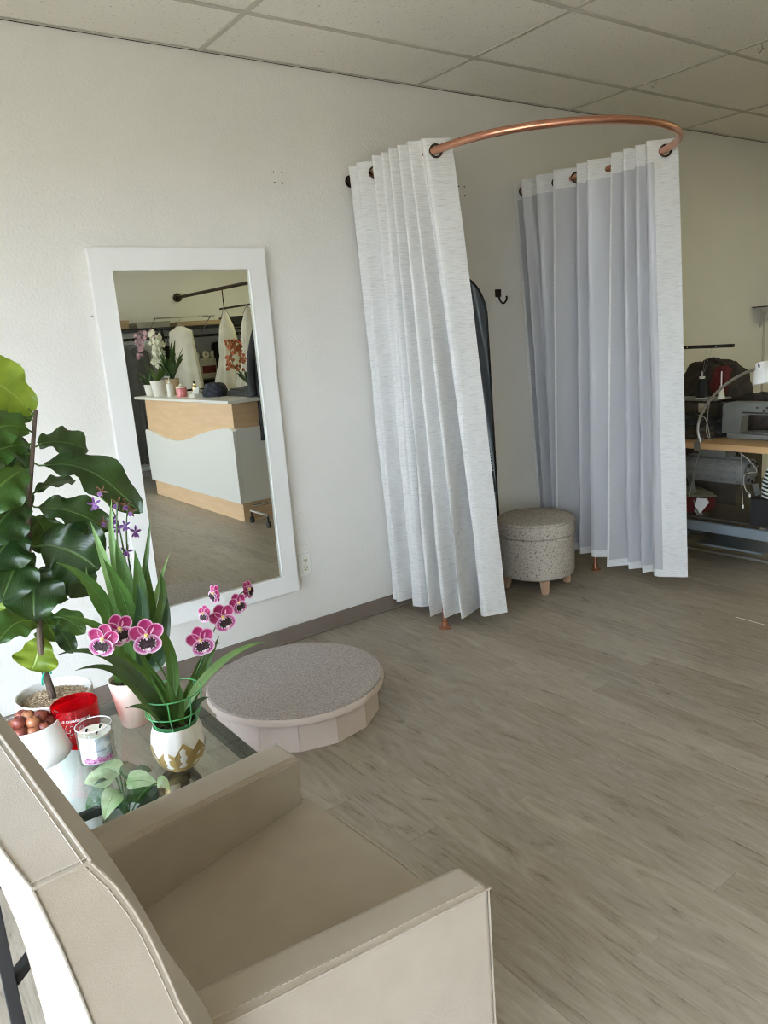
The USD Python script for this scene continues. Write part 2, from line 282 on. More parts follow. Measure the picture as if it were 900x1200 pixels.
# sewing corner and reception
plain('cord_grey', (.30, .29, .25), .5)
noisy('machine_paint', (.15, .155, .14), (.18, .18, .165), 10, .38)
noisy('motor_grey', (.15, .15, .145), (.20, .20, .19), 30, .5)
plain('bar_steel_blue', (.23, .27, .31), .4, .35)
plain('thread_black', (.008, .008, .01), .7)
noisy('cap_cloth', (.018, .014, .012), (.055, .04, .032), 25, .9)
plain('red_cloth', (.10, .008, .010), .85)
noisy('olive_cloth', (.12, .11, .07), (.18, .165, .11), 20, .9)
noisy('dark_carton', (.050, .042, .032), (.075, .062, .046), 20, .8)
noisy('cardboard', (.36, .25, .14), (.42, .30, .18), 20, .8)
mat('stripe_cloth', {'g': ('geometry', {}), 'w': ('wave_texture', {'scale': 14.0, 'bands_direction': 'z', 'distortion': 1.5}), 'r': ('rgb_ramp', {'ramp': [(.45, (.01, .01, .01)), (.55, (.72, .72, .70))]}), 'p': ('principled_bsdf', {'roughness': .8})},
    [('g.position', 'w.vector'), ('w.fac', 'r.fac'), ('r.color', 'p.base_color')])
noisy('ivory_satin', (.66, .63, .55), (.76, .73, .64), 8, .5)
noisy('grey_satin', (.34, .34, .32), (.46, .46, .44), 8, .45)
noisy('black_cloth', (.008, .008, .010), (.02, .02, .022), 20, .9)
noisy('navy_cloth', (.012, .014, .03), (.03, .032, .05), 20, .9)
mat('clear_bag', {'t': ('transparent_bsdf', {'color': (.80, .80, .78)}), 'g': ('principled_bsdf', {'roughness': .12, 'base_color': (.6, .6, .58)}), 'm': ('mix_closure', {'fac': .06})},
    [('t.BSDF', 'm.closure1'), ('g.BSDF', 'm.closure2')], 'm.closure')
plain('pink_jar', (.62, .20, .22), .3)
noisy('storage_box', (.30, .28, .24), (.38, .36, .31), 12, .7)
mat('lamp_glow', {'e': ('emission', {'color': (1.0, .98, .56), 'strength': LAMP})}, [], 'e.emission')

# ================================================================ the room
w = mesh('wall_back', MB().box((XL-.15, YB, -.1), (XR+.15, YB+.12, CEIL+.3)), 'wall_paint', kind='structure', label='white orange-peel textured wall behind the mirror and curtains')
for c in ((1.985, 0.000, 2.307), (3.163, 0.000, 2.299)):
    for dx in (-.022, .022):
        for dz in (-.024, .024):
                mesh('screw_hole', MB().cyl((c[0]+dx, .002, c[2]+dz), (c[0]+dx, -.0012, c[2]+dz), .004, 8), 'dark_gap', w)
mesh('nail_head', MB().cyl((1.018, .0, 1.705), (1.018, -.004, 1.705), .005, 8), 'steel', w)
mesh('wall_front', MB().box((XL-.15, YF-.12, -.1), (XR+.15, YF, CEIL+.3)), 'wall_paint', kind='structure', label='white rear wall behind the clothes racks')
mesh('wall_right', MB().box((XR, YF, -.1), (XR+.12, YB, CEIL+.3)), 'wall_paint', kind='structure', label='far white wall at the end of the room')
# window wall: a shopfront of four tall panes
WY0, WY1, WZ0, WZ1 = -5.4, -1.05, .12, 2.20
wl = MB(); wl.box((XL-.14, YF, -.1), (XL, YB, WZ0)); wl.box((XL-.14, YF, WZ1), (XL, YB, CEIL+.3)); wl.box((XL-.14, YF, WZ0), (XL, WY0, WZ1)); wl.box((XL-.14, WY1, WZ0), (XL, YB, WZ1))
mesh('wall_left', wl, 'wall_paint', kind='structure', label='white shopfront wall around the tall windows')
win = thing('window_1', 'tall aluminium shopfront window in four panes', kind='structure')
fr = MB()
for z in (WZ0, WZ1-.05): fr.box((XL-.10, WY0, z), (XL-.04, WY1, z+.05), .004)
mesh('window_frame', fr, 'alu', win)
ys = np.linspace(WY0, WY1, 5)
for y in ys: mesh('mullion', MB().box((XL-.10, y-.025, WZ0+.05), (XL-.04, y+.025, WZ1-.05), .004), 'alu', win)
for a, b in zip(ys[:-1], ys[1:]): mesh('pane', MB().box((XL-.073, a+.025, WZ0+.05), (XL-.067, b-.025, WZ1-.05)), 'pane', win)
mesh('pavement', MB().box((-30, -30, -.14), (XL-.14, 24, -.10)), 'pavement', kind='structure', label='unseen warm-tinted pavement outside the shopfront')

# floor: single planks where they show, the rest one mesh
fl = thing('floor', 'grey-brown oak plank floor', kind='structure')
mesh('subfloor', MB().box((XL, YF, -.08), (XR, YB, -.0085)), 'dark_gap', fl)
PW, PL = .120, 1.22
rest = {k: MB() for k in range(4)}
R0 = random.Random(3)
for i in range(int((XR-XL)/PW)+1):
    x0 = XL+i*PW; x1 = min(x0+PW, XR)
    off = (i*.43 + R0.random()*.5) % PL
    y = YB-.002; e = y-off if off > .1 else y-PL
    while y > YF:
        e = max(e, YF); k = R0.choice([0, 0, 1, 2, 3, 3])
        b = ((x0+.0002, e+.0002, -.009), (x1-.0002, y-.0002, 0.0))
        if -.2 < x0 < 5.3 and y > -4.6: mesh('plank', MB().box(*b, .0007), f'floor_oak_{"abcd"[k]}', fl, smooth=False)
        else: rest[k].box(*b)
        y = e; e = y-PL
for k in range(4): mesh('far_planks', rest[k], f'floor_oak_{"abcd"[k]}', fl, smooth=False, kind='stuff')
a_, b_ = (3.583, -1.443, 0.000), (3.576, -1.610, 0.000)
mesh('tape_strip', MB().bar((a_[0], a_[1], .0004), (b_[0], b_[1], .0004), .006, .0008), 'white_plastic', fl)
bb = MB().box((XL, -.012, 0), (XR, 0, .085), .004); bb.box((XL, -.022, 0), (XR, -.010, .014), .005)
mesh('baseboard_back', bb, 'baseboard', kind='structure', label='grey-brown baseboard along the mirror wall')
mesh('baseboard_front', MB().box((XL, YF, 0), (XR, YF+.012, .09), .004), 'baseboard', kind='structure', label='grey-brown baseboard along the rear wall')

# suspended ceiling
ce = thing('ceiling', 'suspended ceiling of speckled off-white tiles', kind='structure')
X0, SX, Y1, SY = 1.6504, 1.22, -.445, .61
xs = [X0+SX*k for k in range(-3, 7)]; xs = [XL]+[x for x in xs if XL+.02 < x < XR-.02]+[XR]
yl = [YB]+[Y1-SY*k for k in range(20) if Y1-SY*k > YF+.02]+[YF]
FIX = {(6, 3), (5, 8), (7, 7), (2, 8)}          # tile cells that hold a light instead of a tile; leftmost added to brighten the counter front
cells = []
for a in range(len(xs)-1):
    for b in range(len(yl)-1):
        if (a, b) in FIX: cells.append((xs[a], xs[a+1], yl[b+1], yl[b])); continue
        dz = R0.uniform(0, .003)
        m = MB().box((xs[a]+.004, yl[b+1]+.004, CEIL+.003+dz), (xs[a+1]-.004, yl[b]-.004, CEIL+.018+dz), .003)
        mesh('tile', m, 'ceiling_tile', ce, smooth=False)
for x in xs[1:-1]: mesh('grid_tee', MB().box((x-.012, YF, CEIL-.001), (x+.012, YB, CEIL+.004), .0008), 'grid_metal', ce)
for y in yl[1:-1]: mesh('grid_tee', MB().box((XL, y-.012, CEIL-.0015), (XR, y+.012, CEIL+.0035), .0008), 'grid_metal', ce)
mesh('wall_angle', MB().box((XL, -.020, CEIL), (XR, -.004, CEIL+.003)), 'grid_metal', ce)
mesh('shadow_gap', MB().box((XL, -.006, CEIL-.0012), (XR, -.0005, CEIL+.02)), 'dark_gap', ce)
for c in ((4.086, -0.610, 2.806), (4.121, -1.198, 2.806)): mesh('wire_hook', MB().tube(spline([(c[0], c[1], CEIL), (c[0]+.012, c[1], CEIL-.020), (c[0]+.03, c[1]+.01, CEIL-.010), (c[0]+.02, c[1]+.02, CEIL-.028), (c[0]+.005, c[1]+.02, CEIL-.016)], 16), .003, 6), 'steel', ce)
mesh('plenum', MB().box((XL-.14, YF-.1, CEIL+.06), (XR+.1, YB+.1, CEIL+.1)), 'dark_gap', ce)
for k, (a, b, c, d) in enumerate(cells):
    t = thing('ceiling_light', ['added ceiling light panel over the open floor to brighten the counter', 'fluorescent ceiling panel nearest the sewing corner', 'fluorescent ceiling panel near the reception counter', 'fluorescent ceiling panel above the clothes racks', 'fluorescent ceiling panel above the shop entrance'][k % 5], 'ceiling light')
    m = MB()
    for q in (((a+.004, c+.004), (b-.004, c+.03)), ((a+.004, d-.03), (b-.004, d-.004)), ((a+.004, c+.03), (a+.03, d-.03)), ((b-.03, c+.03), (b-.004, d-.03))): m.box((*q[0], CEIL+.002), (*q[1], CEIL+.05))
    m.box((a+.004, c+.004, CEIL+.045), (b-.004, d-.004, CEIL+.055)); mesh('frame', m, 'white_frame', t)
    mesh('diffuser', MB().box((a+.03, c+.03, CEIL+.012), (b-.03, d-.03, CEIL+.018)), 'lamp_glow', t)

# ---------------------------------------------------------------- framed wall mirror
MX0, MX1, MZ0, MZ1, FWD = 1.030, 1.852, .280, 1.978, .088
t = thing('wall_mirror', 'tall wall mirror in a wide white frame reflecting the reception counter', 'mirror')
def rail(pts):          # mitred frame member
    return MB().poly(pts, 0, .032, lambda v: np.c_[v[:, 0], -v[:, 2]-.001, v[:, 1]])
o = [(MX0, MZ0), (MX1, MZ0), (MX1, MZ1), (MX0, MZ1)]; n_ = [(MX0+FWD, MZ0+FWD), (MX1-FWD, MZ0+FWD), (MX1-FWD, MZ1-FWD), (MX0+FWD, MZ1-FWD)]
g = .0005
for k in range(4):
    a, b, c, d = o[k], o[(k+1) % 4], n_[(k+1) % 4], n_[k]
    mesh('frame_rail' if k % 2 == 0 else 'frame_stile', rail([a, b, c, d]), 'white_frame', t)
ed = MB()
for k in range(4):
    a, b = n_[k], n_[(k+1) % 4]; ed.tube([(a[0], -.031, a[1]), (b[0], -.031, b[1])], .004, 8)
mesh('inner_bead', ed, 'white_frame', t)
mesh('mirror_glass', MB().box((MX0+FWD-.004, -.020, MZ0+FWD-.004), (MX1-FWD+.004, -.014, MZ1-FWD+.004)), 'mirror_glass', t)
# outlet
t = thing('wall_outlet', 'white double electrical outlet plate beside the mirror frame', 'outlet', (1.917, 0, .397))
mesh('cover_plate', MB().rbox((-.036, -.006, -.060), (.036, 0, .060), .003), 'white_plastic', t)
for z in (-.021, .021):
    r = mesh('receptacle', MB().rbox((-.017, -.009, z-.0145), (.017, -.004, z+.0145), .002), 'ivory', t)
    mesh('slots', MB().box((-.009, -.0098, z-.002), (-.006, -.006, z+.009)).box((.006, -.0098, z-.002), (.009, -.006, z+.008)).cyl((0, -.0098, z-.008), (0, -.006, z-.008), .0032, 10), 'dark_gap', r)
mesh('cover_screw', MB().cyl((0, -.0075, 0), (0, -.004, 0), .003, 10), 'steel', t)
# coat hook
t = thing('coat_hook', 'small dark square coat hook on the wall inside the curtains', 'hook', (3.412, 0, 1.735))
mesh('base_plate', MB().rbox((-.022, -.012, -.022), (.022, 0, .022), .004), 'dark_bronze', t)
mesh('hook_arm', MB().tube(spline([(0, -.010, -.015), (0, -.022, -.045), (0, -.045, -.062), (0, -.068, -.050), (0, -.074, -.022)], 14), .0055, 8), 'dark_bronze', t)

# ---------------------------------------------------------------- fitting-room rod and curtains
RX0, RX1, RZ = 2.400, 3.615, 2.310; RC, RR = (RX0+RX1)/2, (RX1-RX0)/2; RY = -.745
t = thing('curtain_rod', 'copper pipe curtain rod bent in a U out from the wall', 'curtain rod')
path = [(RX0, y, RZ) for y in np.linspace(-.004, RY, 12)]+[(RC-RR*math.cos(q), RY-RR*math.sin(q), RZ) for q in np.linspace(0, math.pi, 50)[1:-1]]+[(RX1, y, RZ) for y in np.linspace(RY, -.004, 12)]
mesh('pipe', MB().tube(path, .0165, 14), 'copper', t)
for x in (RX0, RX1): mesh('wall_flange', MB().cyl((x, 0, RZ), (x, -.007, RZ), .030, 20).cyl((x, -.006, RZ), (x, -.024, RZ), .023, 16), 'dark_bronze', t)
for x, y, xr_ in ((2.472, -.455, RX0), (3.765, -.415, RX1)):      # posts stand just behind the cloth, joined to the pipe by a short arm
    p = mesh('post', MB().cyl((x, y, 0.02), (x, y, RZ-.02), .0115, 12).cyl((x, y, RZ-.028), (xr_, y, RZ-.004), .0105, 10), 'copper', t)
    mesh('floor_flange', MB().lathe([(0, 0), (.033, 0), (.033, .005), (.029, .009), (.019, .012), (.018, .040), (.014, .043), (0, .043)], (x, y, 0), 20), 'copper', p)

def curtain(label, top, bot, side, zt=2.362, zb=.07, ext=(.012, .012), swell=.0):
    """A grommet curtain panel: TOP and BOT are its plan at header and hem (same number of folds); SIDE tells on which side the lining lies."""
    n_seg = 9
    top, bot = np.array([q[:2] for q in top], float), np.array([q[:2] for q in bot], float)
    def soft(p, a):
        for _ in range(2):
            q = [p[0]]
            for i in range(len(p)-1): q += [p[i]*(1-a)+p[i+1]*a, p[i]*a+p[i+1]*(1-a)]
            p = np.array(q+[p[-1]])
        return p
    T, B = soft(top, .16), soft(bot, .18)
    k = np.linspace(0, len(T)-1, max(30, (len(top)-1)*n_seg*2))
    R_ = lambda P: np.c_[np.interp(k, range(len(P)), P[:, 0]), np.interp(k, range(len(P)), P[:, 1])]
    T, B = R_(T), R_(B)
    zs = np.r_[np.arange(zt, zt-.10, -.0075), np.linspace(zt-.10, zb+.05, 44), np.linspace(zb+.045, zb, 4)]
    u = (zt-zs)/(zt-zb); s = (u**.85)[:, None, None]
    G = np.zeros((len(zs), len(k), 3)); G[..., :2] = T*(1-s)+B*s; G[..., 2] = zs[:, None]
    nz = meshkit.fbm(np.c_[G[..., 0].ravel()*7, G[..., 1].ravel()*7, G[..., 2].ravel()*2.1], 3, 5).reshape(G.shape[:2])-.5
    du, dv = np.gradient(G, axis=1), np.gradient(G, axis=0)
    N = np.cross(du, dv); N /= np.linalg.norm(N, axis=2, keepdims=True)+1e-9
    G += N*(nz*np.clip(u, 0, 1)[:, None]*.030)[..., None]
    # grommets where the cloth crosses the rod
    d = np.where(T[:, 1] > RY, np.abs(T[:, 0]-RC), np.hypot(T[:, 0]-RC, T[:, 1]-RY))-RR
    cross = [i for i in range(1, len(d)) if d[i-1]*d[i] < 0]
    keep = []
    for i in cross:
        if not keep or np.linalg.norm(T[i]-T[keep[-1]]) > .03: keep.append(i)
    gc = [np.array([*(T[i]), RZ]) for i in keep]
    gn = [unit(np.r_[N[3, i][:2], 0]) for i in keep]
    t = thing('curtain', label, 'curtain', group='fitting room curtains')
    def sheet(off0, off1, rows, cols, hole):
        A, Bq = G+N*off0, G+N*off1; r0, r1 = rows; c0, c1 = cols
        A, Bq = A[r0:r1, c0:c1], Bq[r0:r1, c0:c1]; a, b = A.shape[:2]; I = np.arange(a*b).reshape(a, b)
        q = np.stack([I[:-1, :-1], I[1:, :-1], I[1:, 1:], I[:-1, 1:]], -1).reshape(-1, 4)
        if hole:
            cen = A.reshape(-1, 3)[q].mean(1); ok = np.ones(len(q), bool)
            for c in gc: ok &= np.linalg.norm(cen-c, axis=1) > .0245
            q = q[ok]
        edge = [I[0, :], I[-1, ::-1], I[::-1, 0], I[:, -1]]
        m = MB().add(A.reshape(-1, 3), q[:, ::-1]); m.add(Bq.reshape(-1, 3), q)
        V = np.vstack([A.reshape(-1, 3), Bq.reshape(-1, 3)]); nA = a*b; E = []
        for e in edge:
            for i in range(len(e)-1): E.append([e[i], e[i+1], e[i+1]+nA, e[i]+nA])
        return m.add(V, E)
    mesh('cloth', sheet(-.0009, .0009, (0, len(zs)), (0, len(k)), True), 'curtain_cloth', t, smooth=60)
    c0 = 2; c1 = len(k)-2
    lens = np.r_[0, np.cumsum(np.linalg.norm(np.diff(B, axis=0), axis=1))]
    c0 = int(np.searchsorted(lens, ext[0])); c1 = int(np.searchsorted(lens, lens[-1]-ext[1]))
    r0 = int(np.searchsorted(-zs, -(zt-.090))); r1 = len(zs)-3
    mesh('lining', sheet(side*.0030, side*.0042, (r0, r1), (c0, c1), False), 'curtain_lining', t, smooth=60)
    for c, n in zip(gc, gn): mesh('grommet', MB().torus(c, n, .0260, .0050, 24, 8), 'dark_bronze', t)
    return t
L1t = [(2.445, -.012), (2.340, -.07), (2.380, -.115), (2.335, -.155), (2.36, -.185), (2.45, -.255)]
L1b = [(2.505, -.02), (2.44, -.045), (2.45, -.075), (2.425, -.105), (2.53, -.12), (2.55, -.155)]
curtain('white figured curtain panel hanging against the wall beside the mirror', L1t, L1b, 1, zb=.075)
L2t = [(2.40, -.275), (2.315, -.300), (2.383, -.325), (2.322, -.368), (2.383, -.395), (2.312, -.438), (2.383, -.462), (2.315, -.502), (2.383, -.528), (2.318, -.572), (2.378, -.598), (2.352, -.636), (2.475, -.690)]
L2b = [(2.56, -.165), (2.465, -.19), (2.475, -.22), (2.49, -.255), (2.62, -.27), (2.385, -.41), (2.54, -.385), (2.435, -.48), (2.60, -.46), (2.49, -.560), (2.76, -.47), (2.585, -.605), (2.745, -.645)]
curtain('white figured curtain panel whose free edge sweeps out before the ottoman', L2t, L2b, 1, zb=.062)
R1t = [(3.565, -.012), (3.675, -.072), (3.535, -.088), (3.585, -.14), (3.575, -.19), (3.530, -.215), (3.675, -.36)]
R1b = [(3.70, -.02), (3.82, -.05), (3.68, -.07), (3.78, -.10), (3.76, -.13), (3.67, -.15), (3.82, -.22)]
curtain('curtain panel showing its grey lining, farthest back beside the coat hook', R1t, R1b, -1, zb=.10, ext=(.012, .012))
R2t = [(3.530, -.352), (3.675, -.485), (3.530, -.500), (3.585, -.55), (3.570, -.572), (3.528, -.580), (3.670, -.735)]
R2b = [(3.66, -.19), (3.84, -.30), (3.69, -.335), (3.80, -.39), (3.78, -.42), (3.685, -.43), (3.81, -.56)]
curtain('curtain panel showing its grey lining, in the middle above the copper floor flange', R2t, R2b, -1, zb=.105, ext=(.010, .012))
R3t = [(3.520, -.747), (3.580, -.80), (3.512, -.818), (3.572, -.87), (3.508, -.893), (3.555, -.94), (3.480, -.975), (3.60, -1.075)]
R3b = [(3.67, -.575), (3.80, -.66), (3.69, -.70), (3.81, -.76), (3.69, -.80), (3.78, -.83), (3.685, -.895), (3.805, -1.03)]
curtain('curtain panel nearest the sewing corner with a white face band at its free edge', R3t, R3b, -1, zb=.075, ext=(.010, .125))

# ---------------------------------------------------------------- arched mirror, ottoman, podium
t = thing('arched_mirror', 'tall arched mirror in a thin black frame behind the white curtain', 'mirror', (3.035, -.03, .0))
def arch(w, h, n=28): return [(-w, .0), (w, .0)]+[(w*math.cos(q), h-w+w*math.sin(q)) for q in np.linspace(0, math.pi, n)]
lean = lambda dy: (lambda v: np.c_[v[:, 0], -v[:, 2]-dy-(1.85-v[:, 1])*.022, v[:, 1]])
outer = Polygon(arch(.250, 1.853)); inner = Polygon(arch(.241, 1.844)).buffer(-.0005)
fm = trimesh.creation.extrude_polygon(outer.difference(Polygon(arch(.240, 1.843)).difference(Polygon([(-1, -1), (1, -1), (1, .01), (-1, .01)]))), .026)
mesh('frame', MB().add(lean(-.02)(fm.vertices), fm.faces), 'black_metal', t)
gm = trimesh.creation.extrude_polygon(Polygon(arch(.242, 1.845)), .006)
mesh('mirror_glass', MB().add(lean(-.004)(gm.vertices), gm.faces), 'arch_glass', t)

t = thing('ottoman', 'round speckled taupe storage ottoman on short wooden legs inside the curtains', 'ottoman', (3.315, -.335, 0))
mesh('body', MB().lathe([(0, .085), (.205, .085), (.222, .095), (.226, .11), (.226, .325), (.222, .333), (0, .333)], n=56), 'ottoman_fabric', t)
mesh('lid', MB().lathe([(0, .337), (.222, .337), (.231, .343), (.233, .355), (.233, .405), (.226, .422), (.205, .432), (.12, .437), (0, .438)], n=56), 'ottoman_fabric', t)
mesh('piping', MB().torus((0, 0, .412), (0, 0, 1), .231, .004, 56, 6).torus((0, 0, .341), (0, 0, 1), .231, .003, 56, 6), 'ottoman_fabric', t)
for q in (-135, -45, 45, 135):
    a = math.radians(q+12); x, y = .175*math.cos(a), .175*math.sin(a)
    mesh('leg', MB().add(hullspheres([(x+i*.020, y+j*.020, .088) for i in (-1, 1) for j in (-1, 1)]+[(x*1.06+i*.012, y*1.06+j*.012, .003) for i in (-1, 1) for j in (-1, 1)], .003)), 'light_wood', t)

PX, PY, PR = 1.419, -.712, .374
t = thing('podium', 'low round fitting podium with a grey carpet top and faceted cream sides', 'podium', (PX, PY, 0), 9)
for k in range(14):
    a0, a1 = 2*math.pi*k/14, 2*math.pi*(k+1)/14; r0, r1 = .345, .325
    q = [(r*math.cos(a), r*math.sin(a)) for r, a in ((r0, a0+.002), (r0, a1-.002), (r1, a1-.002), (r1, a0+.002))]
    mesh('side_panel', MB().poly(q, 0, .122), 'podium_paint', t, smooth=False)
mesh('top_board', MB().lathe([(0, .120), (.366, .120), (.372, .124), (.374, .130), (.374, .146), (.370, .152), (0, .152)], n=72), 'podium_paint', t)
mesh('carpet', MB().lathe([(0, .150), (.367, .150), (.3675, .157), (.363, .1605), (0, .1615)], n=72), 'carpet', t)

# ================================================================ armchair
CX, CY, CR = .460, -2.236, math.degrees(.0485)
t = thing('armchair', 'beige fabric armchair with square arms in the near corner', 'armchair', (CX, CY, 0), CR)
xf, xr = .30, -.15
def arm(yo_f, yi_f, yo_r, yi_r, zf=.60, zr=.622, r=.016):
    xrr = -.30; k = (xrr-xf)/(xr-xf); e = lambda a, b: a+(b-a)*k
    P = [(xf, yo_f, zf), (xf, yi_f, zf), (xrr, e(yo_f, yo_r), e(zf, zr)), (xrr, e(yi_f, yi_r), e(zf, zr))]
    s = 1 if yo_f > yi_f else -1; Q = []
    for i, (x, y, z) in enumerate(P):
        yy = y-s*r if i in (0, 2) else y+s*r; xx = x-r if i < 2 else x+r
        Q += [(xx, yy, z-r), (xx, yy, .13)]
    return MB().add(hullspheres(Q, r, 2)), P
def stitches(a, b, n, off=(0, 0, 0), L=.006, r=.0008):
    m = MB(); a, b = np.asarray(a, float)+off, np.asarray(b, float)+off; d = unit(b-a)
    for k in range(n):
        c = a+(b-a)*(k+.5)/n; m.add(hullspheres([c-d*L/2, c+d*L/2], r, 0))
    return m
WF, WR, TL, TR = .349, .300, .100, .080
for nm, (yo, yi, yo2, yi2) in (('left', (WF, WF-TL, WR, WR-TL)), ('right', (-WF, -WF+TR, -WR, -WR+TR))):
    m, P = arm(yo, yi, yo2, yi2)
    a = mesh('armrest', m, 'chair_fabric', t, smooth=40)
    s = 1 if yo > 0 else -1
    # piping along the seam edge of the arm top and down its front
    e0, e1 = (P[0], P[2]) if s < 0 else (P[1], P[3]); off = np.array([0, (-.0035 if s < 0 else -.0035), -.004])
    mesh('piping', MB().tube([np.array(e0)+off+(-.004, 0, 0), np.array(e1)+off], .0018, 6).tube([(xf-.003, P[0][1]+s*-.003, .13), (xf-.003, P[0][1]-s*.003, P[0][2]-.005)], .002, 6), 'chair_fabric', a)
    mesh('stitching', stitches(np.array(e0)+[-.022, 0, 0], e1, 60, (0, .010 if s < 0 else .010, .0004)), 'seam_thread', a, kind='stuff')
# seat cushion: top falls towards the back, gently crowned
def cushion():
    nx, ny = 26, 22; V = []
    xs = np.linspace(-.20, .318, nx); V0 = []
    for side in (0, 1):
        for i, x in enumerate(xs):
            u = i/(nx-1); hw = .238+.030*u
            for j in range(ny):
                v = j/(ny-1)*2-1; y = v*hw
                ex = max(0, 1-((1-u)/.05)) if u > .95 else 0
                edge = max(abs(v)**9, (u**26))
                ztop = .452+.044*u+.012*(1-v*v)*math.sin(math.pi*min(1, u*1.02))-.020*edge
                V0.append((x+(.006*(1-v*v) if u > .5 else 0), y, ztop if side == 0 else .335))
    V0 = np.array(V0); n = nx*ny; F_ = []
    for i in range(nx-1):
        for j in range(ny-1):
            a = i*ny+j; F_.append([a, a+ny, a+ny+1, a+1]); F_.append([n+a, n+a+1, n+a+ny+1, n+a+ny])
    loop = [i*ny for i in range(nx)]+[(nx-1)*ny+j for j in range(1, ny)]+[i*ny+ny-1 for i in range(nx-2, -1, -1)]+[j for j in range(ny-2, 0, -1)]
    for a, b in zip(loop, loop[1:]+loop[:1]): F_.append([a, n+a, n+b, b])
    return MB().add(V0, F_)
sc_ = mesh('seat_cushion', cushion(), 'chair_fabric', t, smooth=50)
mesh('piping', MB().tube([(.316, -.262, .474), (.3215, -.1, .478), (.3225, 0, .479), (.3215, .1, .478), (.316, .262, .474)], .0032, 6), 'chair_fabric', sc_)
mesh('seat_frame', MB().rbox((-.28, -.262, .13), (.292, .262, .335), .010), 'chair_fabric', t)
# backrest: leaning slab, wider at the top, crowned along its top
def prof(z):       # front x, back x, half width at height z
    zf_ = [.13, .45, .606, .70, .75, .87, .95, 1.006]; zz = [.13, .45, .55, .70, .82, .93, 1.006]
    return np.interp(z, zf_, [-.125, -.165, -.215, -.243, -.257, -.282, -.306, -.334]), np.interp(z, zz, [-.30, -.312, -.322, -.345, -.361, -.378, -.393]), np.interp(z, zz, [.318, .330, .345, .360, .372, .381, .386])
def backrest():
    ny, nz = 25, 22; zs = np.linspace(.13, 1.006, nz); V = []; 
    for f in (0, 1):
        for k, z in enumerate(zs):
            xa, xb, hw = prof(z); u = k/(nz-1)
            for j in range(ny):
                v = j/(ny-1)*2-1; cz = .014*(1-v*v)*max(0, (z-.55)/.45)
                bul = (.015+.018*min(1, max(0, (.90-z)/.25)))*(1-abs(v)**9)*min(1, max(0, (1.006-z)/.05))**.5 if f == 0 else -.012*(1-v**4)
                V.append(((xa if f == 0 else xb)+bul-(cz*.3 if f == 0 else cz*.15), v*hw, z+cz))
    V = np.array(V); n = ny*nz; F_ = []
    for k in range(nz-1):
        for j in range(ny-1):
            a = k*ny+j; F_.append([a, a+1, a+ny+1, a+ny]); F_.append([n+a, n+a+ny, n+a+ny+1, n+a+1])
    loop = [j for j in range(ny)]+[k*ny+ny-1 for k in range(1, nz)]+[(nz-1)*ny+j for j in range(ny-2, -1, -1)]+[k*ny for k in range(nz-2, 0, -1)]
    for a, b in zip(loop, loop[1:]+loop[:1]): F_.append([b, a, n+a, n+b])
    return MB().add(V, F_), V.reshape(2, nz, ny, 3)
m, BV = backrest()
bk = mesh('backrest', m, 'chair_fabric', t, smooth=45)
pm = MB(); pd = MB()
for j in (0, -1):
    for f in (0, 1):
        (pm if f == 0 else pd).tube(BV[f, 4:, j], .0020, 6)
pm.tube(BV[0, -1], .0020, 6); pd.tube(BV[1, -1], .0020, 6)
for j in (0, -1): pm.tube([BV[0, -1, j], BV[1, -1, j]], .0022, 6)
mesh('piping', pm, 'chair_fabric', bk); mesh('dark_seam', pd, 'seam_dark', bk, label='dark seam down the back edge')
st = MB()
for a, b in zip(BV[0, -1][:-1], BV[0, -1][1:]): st.add(*stitches(a, b, 4, (-.008, 0, .0012)).out())
st.add(*stitches(BV[0, -1, 0], BV[1, -1, 0], 8, (0, .008, .002)).out())
for a, b in zip(BV[0, 8:-1, 0], BV[0, 9:, 0]): st.add(*stitches(a, b, 5, (-.008, -.0008, 0)).out())
mesh('stitching', st, 'seam_thread', bk, kind='stuff')
for x in (-.24, .25):
    for y in (-.25, .25): mesh('leg', MB().add(hullspheres([(x+i*.02, y+j*.02, .132) for i in (-1, 1) for j in (-1, 1)]+[(x*1.03+i*.012, y*1.03+j*.012, .003) for i in (-1, 1) for j in (-1, 1)], .003)), 'dark_wood', t)

# ================================================================ glass end table
TZ, TX0, TX1, TY0, TY1, TB = .552, .085, .722, -1.868, -1.243, .030
t = thing('end_table', 'square black metal end table with a clear glass top between chair and wall', 'table')
fm = MB()
for a, b in (((TX0, TY0), (TX1, TY0+TB)), ((TX0, TY1-TB), (TX1, TY1)), ((TX0, TY0+TB), (TX0+TB, TY1-TB)), ((TX1-TB, TY0+TB), (TX1, TY1-TB))): fm.box((*a, TZ-.030), (*b, TZ-.004), .002)
mesh('top_frame', fm, 'black_metal', t)
mesh('glass_top', MB().box((TX0+.002, TY0+.002, TZ-.0035), (TX1-.002, TY1-.002, TZ), .001), 'table_glass', t, smooth=False)
for x in (TX0+.0125, TX1-.0125):
    for y in (TY0+.0125, TY1-.0125): mesh('leg', MB().box((x-.0125, y-.0125, 0), (x+.0125, y+.0125, TZ-.03), .0015), 'black_metal', t)
c = ((TX0+TX1)/2, (TY0+TY1)/2, .30)
mesh('cross_brace', MB().bar((TX0+.02, TY0+.02, .30), (TX1-.02, TY1-.02, .30), .022).bar((TX0+.02, TY1-.02, .30), (TX1-.02, TY0+.02, .30), .022, .021), 'black_metal', t)
for y in (-1.335, -1.440): mesh('lower_rail', MB().box((TX0+.02, y-.011, .276), (TX1-.02, y+.011, .298), .001), 'black_metal', t)
for x in (.365, .60): mesh('rail_spacer', MB().box((x-.011, -1.43, .276), (x+.011, -1.345, .298), .001), 'black_metal', t)
